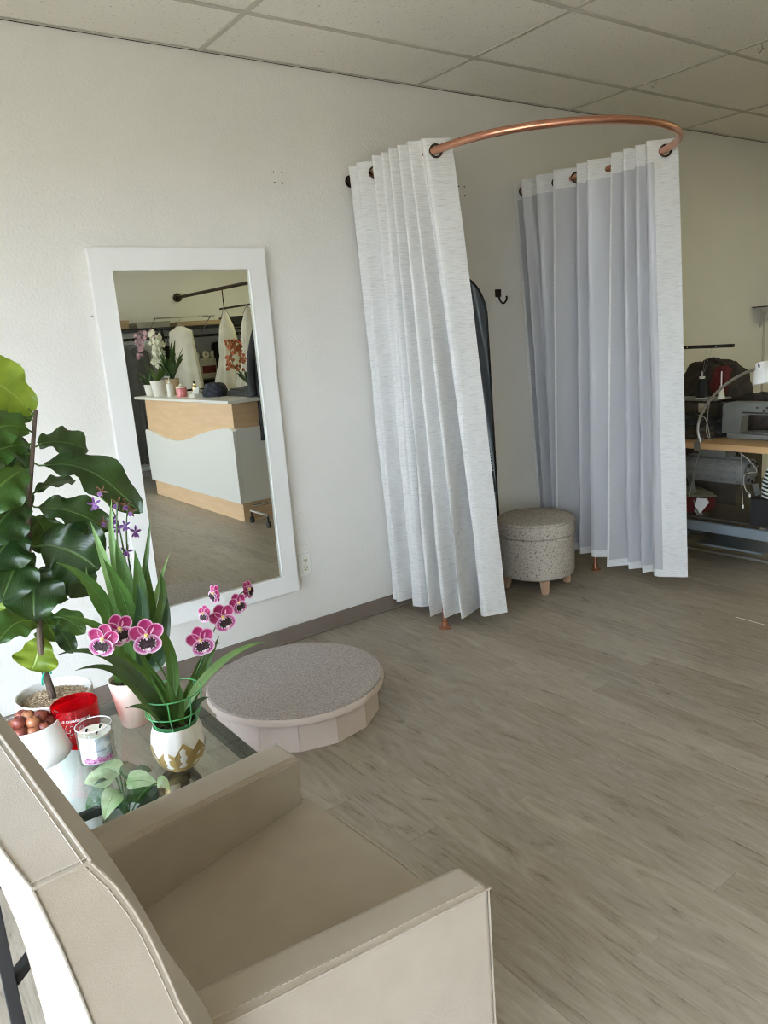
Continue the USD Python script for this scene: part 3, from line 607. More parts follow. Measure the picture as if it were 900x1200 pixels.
mesh('end_rail', MB().box((TX0+.004, TY0+.02, .276), (TX0+.022, TY1-.02, .298), .001), 'black_metal', t); mesh('end_rail', MB().box((TX1-.022, TY0+.02, .276), (TX1-.004, TY1-.02, .298), .001), 'black_metal', t)

def facing(p):    # unit vector along the table from p towards the camera side (labels are turned to the room)
    d = np.array([CAM[0]-p[0], CAM[1]-p[1]]); return d/np.linalg.norm(d)
def around(c, r, a, z): return np.array([c[0]+r*math.cos(a), c[1]+r*math.sin(a), z])
def wraptext(m, txt, h, c, r, a0, z, depth=.0006, bold=False):
    """lettering bent round a glass of radius r, centred on angle a0"""
    q = meshkit.text_mesh(txt, h, depth, bold); v = np.array(q.vertices); x = v[:, 0]-(v[:, 0].min()+v[:, 0].max())/2
    a = a0+x/r; rr = r+v[:, 2]
    return m.add(np.c_[c[0]+rr*np.cos(a), c[1]+rr*np.sin(a), z+v[:, 1]], q.faces)
def patch(c, r, a0, a1, z0, z1, th=.0006, n=16, top=None):
    A = np.linspace(a0, a1, n); V = []; 
    for rr in (r, r+th):
        for a in A: V.append(around(c, rr, a, z0)); V.append(around(c, rr, a, z1 if top is None else top((a-a0)/(a1-a0))))
    V = np.array(V); k = 2*n; F_ = []
    for i in range(n-1):
        a, b, d, e = 2*i, 2*i+1, 2*i+3, 2*i+2
        F_ += [[k+a, k+e, k+d, k+b], [a, b, d, e], [b, k+b, k+d, d], [a, e, k+e, k+a]]
    return MB().add(V, F_)
# white three-wick candle
c = np.array((0.405, -1.560, 0.552)); c[2] = TZ; r = .044
t = thing('candle', 'three-wick white candle in clear glass with a grey and pink label', 'candle', c)
mesh('glass', MB().lathe([(0, .0005), (r-.004, .0005), (r, .005), (r, .098), (r-.0012, .0995), (r-.003, .098), (r-.003, .009), (0, .007)], n=44), 'clear_glass', t)
mesh('rim', MB().torus((0, 0, .0985), (0, 0, 1), r-.0012, .0013, 44, 6), 'label_white', t)  # opaque white ring paints the bright edge of the glass
mesh('wax', MB().lathe([(0, .010), (r-.0045, .010), (r-.0045, .080), (r-.009, .0795), (0, .079)], n=44), 'wax', t)
f = math.atan2(*(facing(c)[::-1]))
for q in (.5, 2.6, 4.7): mesh('wick', MB().tube([(.019*math.cos(q), .019*math.sin(q), .077), (.019*math.cos(q), .019*math.sin(q), .083), (.019*math.cos(q)+.002, .019*math.sin(q), .0855)], .0020, 6).ball((.019*math.cos(q)+.002, .019*math.sin(q), .0855), .0032, 1), 'wick', t)
lb = mesh('label', patch((0, 0), r+.0004, f-.80, f-.05, .016, .074), 'label_white', t)
mesh('label_picture', patch((0, 0), r+.0004, f-.05, f+.85, .016, .078), 'label_art', t)
mesh('label_flowers', patch((0, 0), r+.0011, f-.80, f+.80, .016, .024, top=lambda u: .026+.008*math.sin(u*9)**2*(1-u*.5)), 'label_pink', t)
tm = MB(); wraptext(tm, 'Linen', .0052, (0, 0), r+.001, f-.50, .052); wraptext(tm, 'Driftwood', .0052, (0, 0), r+.001, f-.42, .044); wraptext(tm, 'scented candle', .0022, (0, 0), r+.001, f-.46, .066); wraptext(tm, 'soy blend', .0022, (0, 0), r+.001, f-.5, .037)
mesh('label_text', tm, 'print_grey', t)
# red glass
c = np.array((0.394, -1.441, 0.552)); c[2] = TZ; r = .058
t = thing('red_candle_glass', 'large red glass candle holder with white print behind the white candle', 'candle holder', c)
mesh('bowl', MB().lathe([(0, .012), (.026, .013), (.042, .022), (.053, .040), (.057, .065), (r, .118), (r-.0015, .1195), (r-.003, .118), (.053, .066), (.049, .043), (.039, .027), (.022, .019), (0, .018)], n=44), 'red_glass', t)
mesh('foot', MB().lathe([(0, .0), (.030, .0), (.031, .004), (.022, .010), (.020, .014), (0, .014)], n=28), 'red_glass', t)
mesh('wax', MB().lathe([(0, .020), (.024, .0205), (.038, .029), (.047, .045), (.0505, .062), (0, .060)], n=36), 'red_cloth', t)
f = math.atan2(*(facing(c)[::-1]))
tm = MB(); wraptext(tm, 'LE CHAMBERELLE', .0062, (0, 0), r-.0008, f-.05, .090)
for k in range(46):
    a = f+RNG.gauss(-.15, .34); z = RNG.uniform(.045, .085); rr = float(np.interp(z, [.04, .065, .128], [.0525, .057, r]))+.0002
    tm.ball(around((0, 0), rr, a, z), RNG.uniform(.0006, .0012), 1)
for k in range(7):
    a = f-.25+RNG.uniform(-.3, .5); z = RNG.uniform(.060, .078); tm.tube([around((0, 0), .0576, a+q*.06, z+q*.010*RNG.uniform(.5, 1.5)) for q in np.linspace(-.6, .6, 5)], .00035, 5)
mesh('print', tm, 'print_white', t)
# fruit bowl
c = np.array((0.284, -1.433, 0.552)); c[2] = TZ
t = thing('fruit_bowl', 'white rounded bowl filled with plums at the chair back', 'bowl', c)
mesh('bowl', MB().lathe([(0, 0), (.074, 0), (.084, .004), (.092, .02), (.093, .04), (.086, .065), (.073, .098), (.0715, .101), (.069, .101), (.069, .096), (.076, .06), (0, .050)], n=48), 'ceramic_white', t)
def plum(mt, name): 
    m = MB(); s = trimesh.creation.icosphere(subdivisions=3, radius=.0165); v = s.vertices.copy(); a = np.arctan2(v[:, 1], v[:, 0])
    v *= (1-.05*np.exp(-(a/.25)**2)*(1-np.abs(v[:, 2])/.0165))[:, None]; v[:, 2] -= .004*np.exp(-(np.hypot(v[:, 0], v[:, 1])/.004)**2)*np.sign(v[:, 2]); return m.add(v, s.faces)
plums = []
pos = [(0, 0, .098), (.033, .002, .095), (-.032, .006, .096), (.016, .030, .097), (-.016, .031, .096), (.017, -.030, .095), (-.017, -.030, .096), (.048, .030, .101), (.050, -.022, .102), (-.047, .030, .102), (-.050, -.020, .100), (.0, .055, .103), (.0, -.054, .102), (.030, -.050, .104), (-.031, -.047, .104), (.002, .003, .126), (.030, -.012, .122), (-.028, -.014, .124), (.006, -.036, .121), (-.010, .030, .122)]
src = [None, None]
for k, p in enumerate(pos):
    kind = 0 if k % 3 else 1
    loc = c+np.array(p)*[.86, .86, 1]+[0, 0, -.010]
    if src[kind] is None:
        src[kind] = thing('plum', ['reddish brown plum in the white bowl', 'paler tan plum among the red ones in the bowl'][kind], 'plum', loc, k*40, ['dark plums in the bowl', 'pale plums in the bowl'][kind])
        mesh('fruit', plum(0, 0), ['plum_skin', 'plum_skin_light'][kind], src[kind]); mesh('stalk_scar', MB().cyl((0, 0, .0105), (0, 0, .0135), .0022, 8), 'bark', src[kind])
    else: dup(src[kind], 'plum', loc, k*70, ['reddish brown plum in the white bowl', 'paler tan plum among the red ones in the bowl'][kind], 'plum', ['dark plums in the bowl', 'pale plums in the bowl'][kind])

# ================================================================ plants
def blade(path, w, nrm, shape, mt, name, parent, fold=.0, wave=0.0, nw=3, cup=0.0, na=7, label=None):
    """A leaf along PATH (points from base to tip), full width w(u)=w*shape(u), facing NRM; uv = (along, across)."""
    P = np.asarray(path, float); n = len(P); T = np.gradient(P, axis=0); T /= np.linalg.norm(T, axis=1, keepdims=True)+1e-12
    nrm = np.asarray(nrm, float); S = np.cross(np.broadcast_to(nrm, P.shape), T); S /= np.linalg.norm(S, axis=1, keepdims=True)+1e-12
    N = np.cross(T, S); V, U = [], []
    ph = RNG.uniform(0, 6.28)
    for i in range(n):
        u = i/(n-1); hw = w*shape(u)/2
        for j in range(na):
            v = j/(na-1)*2-1
            off = fold*abs(v)*hw - cup*v*v*hw + wave*w*abs(v)**2*math.sin(nw*2*math.pi*u+ph+(1.3 if v > 0 else 0))
            V.append(P[i]+S[i]*hw*v+N[i]*off); U.append((u, (v+1)/2))
    F_ = [[i*na+j, (i+1)*na+j, (i+1)*na+j+1, i*na+j+1] for i in range(n-1) for j in range(na-1)]
    return mesh(name, (np.array(V), np.array(F_)), mt, parent, uv=np.array(U), label=label)
fiddle = lambda u: max(.02, (math.sin(math.pi*min(1, u*.97+.03))**.62)*(.62+.42*u-.16*math.exp(-((u-.34)/.14)**2)))
strap = lambda u: max(.03, min(1, .55+u*1.6)*(1-u**3.2))
heart = lambda u: max(.02, math.sin(math.pi*u**.62)**.75*(1.04-.25*u))
def arch_path(a, b, lift, n=15, dirn=(0, 0, 1)):
    a, b = np.asarray(a, float), np.asarray(b, float); u = np.linspace(0, 1, n)[:, None]
    return a+(b-a)*u+np.asarray(dirn, float)*(4*u*(1-u))*lift
def tocam(p): return unit(CAM-np.asarray(p))

# ---- fiddle-leaf fig in a white planter on the floor behind the table
FX, FY = .412, -1.10
t = thing('fiddle_leaf_fig', 'fiddle-leaf fig with big dark leaves in a white planter against the wall', 'plant')
mesh('planter', MB().lathe([(0, 0), (.082, 0), (.086, .004), (.109, .565), (.1085, .574), (.105, .577), (.101, .574), (.099, .545), (0, .54)], (FX, FY, 0), 56), 'ceramic_white', t)
mesh('soil', MB().lathe([(.0985, .535), (.098, .548), (.05, .556), (0, .558)], (FX, FY, 0), 40), 'bark_chips', t)
ch = MB()
for k in range(420):
    q, r = RNG.uniform(0, 6.283), .094*math.sqrt(RNG.random()); L = RNG.uniform(.005, .011)
    v = trimesh.creation.box((L, L*RNG.uniform(.3, .6), .003)); v.apply_transform(trimesh.transformations.euler_matrix(RNG.gauss(0, .35), RNG.gauss(0, .35), RNG.uniform(0, 6.28)))
    ch.add(v.vertices+[FX+r*math.cos(q), FY+r*math.sin(q), .5585-.008*(r/.094)**2+RNG.uniform(0, .003)], v.faces)
mesh('bark_chips', ch, 'bark_chips', t, smooth=False, kind='stuff')
trunk = spline([(0.408, -1.100, 0.546), (0.403, -1.100, 0.608), (0.397, -1.100, 0.675), (0.398, -1.110, 0.734), (0.409, -1.100, 0.807), (0.415, -1.100, 0.897), (0.413, -1.100, 1.000), (0.427, -1.100, 1.085), (0.443, -1.100, 1.168), (0.462, -1.100, 1.251), (0.478, -1.100, 1.321), (0.498, -1.100, 1.403)], 60)
rad = np.interp(np.linspace(0, 1, 60), [0, .3, 1], [.0115, .0085, .0055])
mesh('trunk', MB().tube(trunk, rad, 9), 'bark', t)
rb = np.array((0.393, -1.100, 0.652))
mesh('ribbon_tie', MB().torus(rb, (.15, 0, 1), .0105, .0035, 14, 6).tube(spline([rb+[.006, -.010, 0], rb+[-.006, -.016, -.016], rb+[-.009, -.014, -.040]], 8), .0028, 6).tube(spline([rb+[.006, -.010, 0], rb+[.012, -.018, .008], rb+[.018, -.018, -.012]], 8), .0028, 6), 'ribbon', t)
# base point, tip point, width (m), lift, up-tilt of the face, wave, material
LEAVES = [
 ((0.500, -1.100, 1.386), (0.355, -1.160, 1.505), .155, .02, .35, .05, 'fig_leaf_young'),
 ((0.496, -1.100, 1.374), (0.371, -1.060, 1.409), .10, .015, 1.2, .06, 'fig_leaf_mid'),
 ((0.487, -1.100, 1.349), (0.315, -1.200, 1.334), .115, .03, .5, .07, 'fig_leaf_mid'),
 ((0.479, -1.100, 1.314), (0.316, -1.170, 1.291), .105, .01, .7, .06, 'fig_leaf_mid'),
 ((0.470, -1.100, 1.286), (0.333, -1.120, 1.271), .085, .005, 1.0, .05, 'fig_leaf'),
 ((0.474, -1.100, 1.310), (0.628, -1.080, 1.267), .100, .015, .75, .07, 'fig_leaf'),
 ((0.470, -1.100, 1.262), (0.734, -1.130, 1.061), .135, .055, .8, .06, 'fig_leaf'),
 ((0.446, -1.100, 1.173), (0.586, -1.040, 1.180), .060, .010, 1.6, .05, 'fig_leaf'),
 ((0.441, -1.100, 1.139), (0.639, -1.120, 1.026), .115, .02, .6, .07, 'fig_leaf'),
 ((0.432, -1.100, 1.031), (0.581, -1.160, 0.925), .205, .02, .05, .05, 'fig_leaf'),
 ((0.428, -1.100, 0.950), (0.571, -1.100, 0.846), .120, .02, .5, .06, 'fig_leaf'),
 ((0.459, -1.100, 1.251), (0.297, -1.190, 1.155), .150, .02, .1, .05, 'fig_leaf_mid'),
 ((0.445, -1.100, 1.163), (0.293, -1.200, 1.069), .150, .02, .15, .05, 'fig_leaf'),
 ((0.431, -1.100, 1.091), (0.293, -1.170, 0.988), .160, .02, .15, .05, 'fig_leaf'),
 ((0.422, -1.100, 1.023), (0.307, -1.200, 0.909), .150, .02, .05, .05, 'fig_leaf'),
 ((0.423, -1.100, 0.972), (0.376, -1.210, 0.838), .165, .02, .05, .05, 'fig_leaf'),
 ((0.417, -1.100, 0.797), (0.282, -1.190, 0.798), .105, .03, .5, .07, 'fig_leaf_mid'),
 ((0.407, -1.100, 0.763), (0.359, -1.120, 0.667), .125, -.01, -.1, .06, 'fig_leaf_young'),
 ((0.433, -1.100, 0.808), (0.516, -1.140, 0.739), .075, .02, .9, .06, 'fig_leaf_mid'),
 ((0.444, -1.100, 0.789), (0.485, -1.100, 0.677), .055, .01, .3, .08, 'fig_leaf'),
 ((0.363, -1.120, 0.940), (0.291, -1.140, 0.874), .080, .01, .3, .05, 'fig_leaf_young'),
 ((0.447, -1.100, 1.118), (0.488, -1.050, 0.984), .120, .01, .3, .05, 'fig_leaf'),
 ((0.460, -1.100, 1.225), (0.409, -1.020, 1.284), .110, .02, .6, .06, 'fig_leaf'),
 ((0.422, -1.100, 1.023), (0.304, -1.040, 1.001), .13, .02, .5, .06, 'fig_leaf'),
 ((0.410, -1.100, 0.924), (0.510, -1.020, 0.827), .13, .02, .3, .06, 'fig_leaf'),
 ((0.438, -1.100, 1.120), (0.397, -1.040, 1.182), .11, .02, .6, .06, 'fig_leaf'),
 ((0.411, -1.100, 0.833), (0.451, -1.060, 0.711), .09, .01, .2, .06, 'fig_leaf_mid'),
]
for k, (b, e, w_, lift, upt, wv, mt) in enumerate(LEAVES):
    b, e = np.array(b), np.array(e); tr = trunk[np.argmin(np.linalg.norm(trunk-b, axis=1))]
    st = b+(e-b)*.10
    mid = (b+e)/2; nn = unit(tocam(mid)+np.array([0, 0, upt]))
    p = arch_path(st, e, lift, 17); w_ *= 1.22
    lf = blade(p, w_, nn, fiddle, mt, 'leaf', t, fold=.16, wave=wv*1.5, nw=2.8, na=9)
    mesh('petiole', MB().tube([tr, (tr+st)/2+[0, 0, -.004], p[1]], .0028, 6), 'strap_leaf', lf, uv=None)

# ---- flowers
def petal_rings(c, ex, ey, ez, L, Wd, cup, nr=4, na=18, notch=0.0, spike=0.0, ns=11):
    V, U = [c], [(0, 0)]
    for i in range(1, nr+1):
        r = i/nr
        for j in range(na):
            q = 2*math.pi*j/na; k = 1-notch*max(0, math.cos(q))**8+spike*math.cos(ns*q)*r
            x, y = r*k*math.cos(q)*L/2, r*k*math.sin(q)*Wd/2
            V.append(c+ex*x+ey*y+ez*cup*(r*r-.3)*L+ez*.03*L*math.sin(5*q)*r*r); U.append((r, j/na))
    F_ = [[0, 1+j, 1+(j+1) % na] for j in range(na)]
    for i in range(nr-1):
        a, b = 1+i*na, 1+(i+1)*na
        for j in range(na): k = (j+1) % na; F_ += [[a+j, b+j, b+k], [a+j, b+k, a+k]]
    return np.array(V), np.array(F_), np.array(U)
def join(parts):
    V, F_, U, n = [], [], [], 0
    for v, f, u in parts: V.append(v); F_.append(f+n); U.append(u); n += len(v)
    return (np.vstack(V), np.vstack(F_)), np.vstack(U)
def frame_of(n, roll=0.0):
    n = unit(n); x = unit(np.cross([0, 0, 1], n)); y = np.cross(n, x); c, s = math.cos(roll), math.sin(roll)
    return c*x+s*y, -s*x+c*y, n
def pansy_orchid(parent, p, n, R, roll=0.0, openness=1.0):
    x, y, z = frame_of(n, roll); p = np.asarray(p)
    d = lambda q: math.cos(q)*x+math.sin(q)*y
    out = []
    for q, L, Wd, zo in ((90, .95, .80, 0), (28, .95, .78, .002), (152, .95, .78, .002), (-35, .75, .42, -.004), (-145, .75, .42, -.004)):
        q = math.radians(q); ex = d(q); ey = np.cross(z, ex)
        out.append(petal_rings(p+ex*R*.50*openness+z*zo, ex*1, ey, z, R*L, R*Wd*1.05, .10*(2-openness)))
    m, u = join(out); f = mesh('flower', m, 'petal_magenta', parent, uv=u)
    out = []
    for q in (-60, -120):
        q = math.radians(q); ex = d(q); ey = np.cross(z, ex)
        out.append(petal_rings(p+ex*R*.46*openness+z*.005, ex, ey, z, R*1.05, R*.98, .08, notch=.12))
    m, u = join(out); mesh('lip', m, 'petal_lip', f, uv=u)
    ex = d(math.radians(-90)); ey = np.cross(z, ex)
    v, f_, uu = petal_rings(p+ex*R*.36*openness+z*.0075, ex, ey, z, R*.66, R*.94, .06, 6, 66, spike=.12, ns=13)
    mesh('mask_edge', (v, f_), 'petal_edge', f, smooth=60)
    out = []
    for q in (-42, -138):
        q = math.radians(q); ex2 = d(q)
        out.append(petal_rings(p+ex*R*.17*openness+ex2*R*.24+z*.0095, ex, ey, z, R*.54, R*.50, .05, 5, 54, spike=.16, ns=9))
    m, u = join(out); mesh('mask', m, 'petal_mask', f, smooth=60)
    mesh('crest', MB().ball(p+z*.011+y*R*.06, R*.09, 1, (1, 1, 1)).ball(p+z*.010+y*R*.16+x*R*.06, R*.05, 1).ball(p+z*.010+y*R*.16-x*R*.06, R*.05, 1), 'yellow_crest', f)
    return f

# ---- pansy orchid in the white and gold planter on the glass
c = np.array((0.552, -1.733, 0.552)); c[2] = TZ
t = thing('pansy_orchid', 'magenta pansy orchid in a white and gold planter on the glass table', 'orchid')
n_f = 12
fac = lambda a, z: 1-.025*(np.abs(((a/(2*math.pi)*n_f) % 1)-.5)*2)**2
PR_ = [(0, .003), (.026, .003), (.040, .008), (.054, .025), (.0625, .050), (.064, .070), (.060, .098), (.055, .114), (.0535, .1165), (.051, .115), (.050, .100), (0, .098)]
mesh('planter', MB().lathe(PR_, c, 72, mod=fac), 'ceramic_white', t, smooth=25)
gm = MB(); na = 72; prof_r = lambda z: np.interp(z, [.0, .003, .008, .025, .050, .070], [.030, .030, .0415, .0553, .0638, .0652])
zz = [0, .1, .25, .45, .7, 1.0]; V = []
for s_ in zz:
    for j in range(na):
        a = 2*math.pi*j/na; top = .056+.024*(1-abs(((a/(2*math.pi)*9) % 1)-.5)*2)+.008*math.sin(3*a); z = .0015+s_*top
        r = prof_r(z)*(1-.03*(abs(((a/(2*math.pi)*9+ .5) % 1)-.5)*2)); V.append((c[0]+r*math.cos(a), c[1]+r*math.sin(a), c[2]+z))
V = np.array(V); gm.add(V, [[i*na+j, i*na+(j+1) % na, (i+1)*na+(j+1) % na, (i+1)*na+j] for i in range(len(zz)-1) for j in range(na)])
gm.lathe([(0, .0), (.029, .0), (.030, .0015)], c, na)
mesh('gold_facets', gm, 'gold', t, smooth=12)
mesh('nursery_pot', MB().lathe([(.046, .085), (.0495, .110), (.0505, .121), (.0485, .123), (.0465, .120), (.044, .106), (0, .104)], c, 40), 'nursery_green', t)
soil = MB().lathe([(.0455, .106), (.03, .113), (0, .116)], c, 28)
for k in range(130):
    q, r = RNG.uniform(0, 6.28), .042*math.sqrt(RNG.random()); v = trimesh.creation.box((RNG.uniform(.004, .010), RNG.uniform(.003, .006), .004)); v.apply_transform(trimesh.transformations.random_rotation_matrix(np.array([RNG.random() for _ in range(3)]))); soil.add(v.vertices+c+[r*math.cos(q), r*math.sin(q), .115+RNG.uniform(0, .004)], v.faces)
mesh('potting_bark', soil, 'potting_soil', t, smooth=False, kind='stuff')
wb = MB()
for z, r in ((.150, .064), (.196, .069)): wb.torus(c+[0, 0, z], (0, 0, 1), r, .0016, 40, 6)
for q in range(8): a = q*math.pi/4+.3; wb.tube([c+[.048*math.cos(a), .048*math.sin(a), .112], c+[.064*math.cos(a), .064*math.sin(a), .150], c+[.069*math.cos(a), .069*math.sin(a), .196]], .0015, 6)
mesh('wire_basket', wb, 'wire_green', t)
S0 = c+np.array([0, 0, .113]); CY0 = c[1]
def oleaf(base, ctrl, w_, mt, upt=.6, fold=.35):
    p = spline([S0+np.array(base)]+[np.array(q) for q in ctrl], 22) if len(ctrl) > 1 else arch_path(S0+np.array(base), ctrl[0], .02, 18)
    mid = p[len(p)//2]; blade(p, w_, unit(tocam(mid)+np.array([0, 0, upt])), strap, mt, 'leaf', t, fold=fold, na=5)
oleaf((-.015, 0, 0), [(0.491, -1.740, 0.776), (0.432, -1.720, 0.865), (0.320, -1.720, 0.909)], .032, 'strap_leaf_dark', .9)
oleaf((-.018, -.01, 0), [(0.485, -1.760, 0.755), (0.434, -1.750, 0.839), (0.346, -1.750, 0.874)], .030, 'strap_leaf_dark', .9)
oleaf((-.02, -.01, 0), [(0.496, -1.770, 0.721), (0.466, -1.780, 0.755), (0.430, -1.780, 0.766)], .024, 'strap_leaf_dark', .8)
oleaf((-.005, .0, 0), [(0.559, -1.720, 0.719), (0.572, -1.710, 0.800), (0.558, -1.710, 0.882), (0.506, -1.710, 0.944)], .030, 'strap_leaf', .1)
oleaf((-.012, .01, 0), [(0.546, -1.700, 0.727), (0.527, -1.690, 0.786), (0.507, -1.690, 0.862)], .026, 'strap_leaf', .2)
oleaf((-.015, .0, 0), [(0.535, -1.700, 0.753), (0.499, -1.690, 0.806), (0.467, -1.690, 0.908)], .022, 'strap_leaf', .2)
oleaf((.010, .01, 0), [(0.606, -1.700, 0.706), (0.645, -1.690, 0.758), (0.692, -1.690, 0.841)], .030, 'strap_leaf', .0)
oleaf((.014, .005, 0), [(0.605, -1.720, 0.707), (0.650, -1.710, 0.763), (0.703, -1.700, 0.834)], .024, 'strap_leaf', .0)
oleaf((.016, .0, 0), [(0.611, -1.740, 0.734), (0.672, -1.740, 0.776), (0.819, -1.720, 0.788)], .022, 'strap_leaf_pale', .7)
oleaf((.018, -.005, 0), [(0.586, -1.770, 0.705), (0.605, -1.780, 0.723), (0.625, -1.780, 0.723)], .022, 'strap_leaf_dark', .6)
oleaf((.004, -.018, 0), [(0.549, -1.780, 0.718), (0.556, -1.780, 0.752), (0.558, -1.780, 0.781)], .028, 'strap_leaf', -.1)
oleaf((-.008, -.012, 0), [(0.537, -1.770, 0.723), (0.535, -1.770, 0.762), (0.535, -1.770, 0.794)], .026, 'strap_leaf', -.1)
oleaf((.02, .015, 0), [(0.600, -1.710, 0.687), (0.623, -1.700, 0.716), (0.633, -1.700, 0.740)], .022, 'strap_leaf_dark', .1)
oleaf((-.02, .015, 0), [(0.530, -1.710, 0.712), (0.523, -1.700, 0.755), (0.520, -1.700, 0.792)], .024, 'strap_leaf', .1)
oleaf((.010, .02, 0), [(0.651, -1.680, 0.769), (0.697, -1.680, 0.807), (0.720, -1.690, 0.805)], .010, 'strap_leaf_dark', .6)
def stem(pts, r=.0022, mt='strap_leaf'): return mesh('stem', MB().tube(spline(pts, 24), np.linspace(r*1.2, r*.7, 24), 6), mt, t)
stem([S0, (0.550, -1.710, 0.736), (0.509, -1.700, 0.834), (0.463, -1.705, 0.909), (0.426, -1.715, 0.915)])
stem([S0+[.003, 0, 0], (0.551, -1.730, 0.769), (0.525, -1.730, 0.847), (0.514, -1.735, 0.892)])
stem([S0+[.01, 0, 0], (0.619, -1.700, 0.736), (0.664, -1.690, 0.798), (0.710, -1.690, 0.868), (0.752, -1.690, 0.908), (0.790, -1.690, 0.927)])
for p, R, yaw, roll, op in (((0.421, -1.725, 0.915), .034, -.35, -.25, 1), ((0.459, -1.718, 0.926), .034, .35, .15, 1), ((0.511, -1.745, 0.902), .038, -.05, .0, 1),
                            ((0.653, -1.705, 0.837), .034, -.10, .25, 1), ((0.717, -1.702, 0.878), .033, .25, .30, 1), ((0.675, -1.700, 0.900), .022, -.8, .1, .8),
                            ((0.710, -1.695, 0.941), .025, -1.0, -.4, .75), ((0.761, -1.700, 0.903), .026, .55, .2, .9), ((0.793, -1.695, 0.930), .025, 1.0, .5, .75)):
    d = tocam(p); cy_, sy_ = math.cos(yaw), math.sin(yaw); d = np.array([cy_*d[0]-sy_*d[1], sy_*d[0]+cy_*d[1], d[2]*.45])
    pansy_orchid(t, p, d, R*1.14, roll, op)
mesh('plant_tag', MB().box(c+[-.012, .030, .10], c+[.012, .0315, .185], .0005), 'white_plastic', t, label='white plastic plant tag')

# ---- tall strap-leaved orchid with small purple flowers in the blush pot
c = np.array((0.546, -1.425, 0.552)); c[2] = TZ
t = thing('purple_orchid', 'strap-leaved orchid with small purple flowers in a blush pink pot', 'orchid')
mesh('pot', MB().lathe([(0, .0), (.036, .0), (.038, .004), (.0555, .124), (.0565, .132), (.0535, .133), (.051, .122), (0, .118)], c, 44), 'pink_ceramic', t)
so = MB().lathe([(.0515, .118), (.03, .123), (0, .125)], c, 24)
for k in range(70):
    q, r = RNG.uniform(0, 6.28), .046*math.sqrt(RNG.random()); v = trimesh.creation.box((RNG.uniform(.005, .012), .005, .004)); v.apply_transform(trimesh.transformations.random_rotation_matrix(np.array([RNG.random() for _ in range(3)]))); so.add(v.vertices+c+[r*math.cos(q), r*math.sin(q), .124+RNG.uniform(0, .004)], v.faces)
mesh('potting_bark', so, 'potting_soil', t, smooth=False, kind='stuff')
S0 = c+np.array([0, 0, .12])
for base, ctrl, w_, mt, upt in (
 ((-.02, 0, 0), [(0.545, -1.430, 0.866), (0.529, -1.420, 1.032), (0.513, -1.420, 1.123)], .036, 'strap_leaf_pale', -.1),
 ((-.03, .0, 0), [(0.520, -1.440, 0.840), (0.487, -1.450, 0.957), (0.407, -1.460, 1.048)], .044, 'strap_leaf', .4),
 ((-.01, .01, 0), [(0.559, -1.420, 0.907), (0.561, -1.410, 1.047), (0.577, -1.410, 1.170)], .028, 'strap_leaf_pale', -.1),
 ((-.025, .01, 0), [(0.518, -1.420, 0.871), (0.486, -1.420, 0.950), (0.484, -1.420, 1.009)], .040, 'strap_leaf', -.1),
 ((.0, -.015, 0), [(0.559, -1.460, 0.870), (0.544, -1.470, 0.946), (0.514, -1.480, 1.036)], .052, 'strap_leaf', .1),
 ((.0, .01, 0), [(0.578, -1.430, 0.905), (0.573, -1.420, 0.999), (0.569, -1.420, 1.065)], .056, 'strap_leaf', -.1),
 ((.012, .0, 0), [(0.594, -1.440, 0.830), (0.605, -1.440, 0.924), (0.607, -1.440, 1.030)], .050, 'strap_leaf', -.1),
 ((.005, .02, 0), [(0.610, -1.420, 0.894), (0.646, -1.410, 1.003), (0.670, -1.410, 1.099)], .022, 'strap_leaf', -.1),
 ((.02, .01, 0), [(0.625, -1.420, 0.816), (0.631, -1.420, 0.888), (0.642, -1.420, 0.982)], .044, 'strap_leaf', -.1),
 ((.03, .0, 0), [(0.629, -1.440, 0.796), (0.661, -1.430, 0.858), (0.666, -1.430, 0.959)], .036, 'strap_leaf', -.1),
 ((.03, .015, 0), [(0.641, -1.420, 0.861), (0.670, -1.420, 0.927), (0.706, -1.420, 0.996)], .018, 'strap_leaf_pale', .1),
 ((.035, -.005, 0), [(0.633, -1.450, 0.748), (0.655, -1.450, 0.803), (0.672, -1.450, 0.885)], .034, 'strap_leaf_dark', -.1),
 ((.01, -.02, 0), [(0.573, -1.470, 0.792), (0.588, -1.480, 0.867), (0.587, -1.480, 0.956)], .050, 'strap_leaf_dark', -.1),
 ((-.01, -.025, 0), [(0.533, -1.480, 0.776), (0.524, -1.490, 0.852), (0.510, -1.490, 0.937)], .050, 'strap_leaf', .1),
 ((.03, -.02, 0), [(0.599, -1.480, 0.718), (0.620, -1.480, 0.736), (0.639, -1.480, 0.804)], .040, 'strap_leaf_dark', .0),
 ((-.03, .01, 0), [(0.508, -1.440, 0.820), (0.455, -1.440, 0.875), (0.401, -1.440, 0.905)], .028, 'strap_leaf', .5)):
    p = spline([S0+np.array(base)]+[np.array(q) for q in ctrl], 24); mid = p[12]
    blade(p, w_, unit(tocam(mid)+np.array([0, 0, upt])), lambda u: max(.03, min(1, .5+u*1.2)*(1-u**3.6)), mt, 'leaf', t, fold=.30, na=5)
for k, pts in enumerate(([S0, (0.587, -1.400, 0.895), (0.589, -1.400, 1.062), (0.571, -1.400, 1.154), (0.551, -1.400, 1.180)], [S0, (0.601, -1.400, 0.892), (0.600, -1.400, 1.012), (0.622, -1.400, 1.149)], [S0, (0.571, -1.410, 0.902), (0.574, -1.410, 1.044), (0.591, -1.410, 1.160)])): stem(pts, .0026)
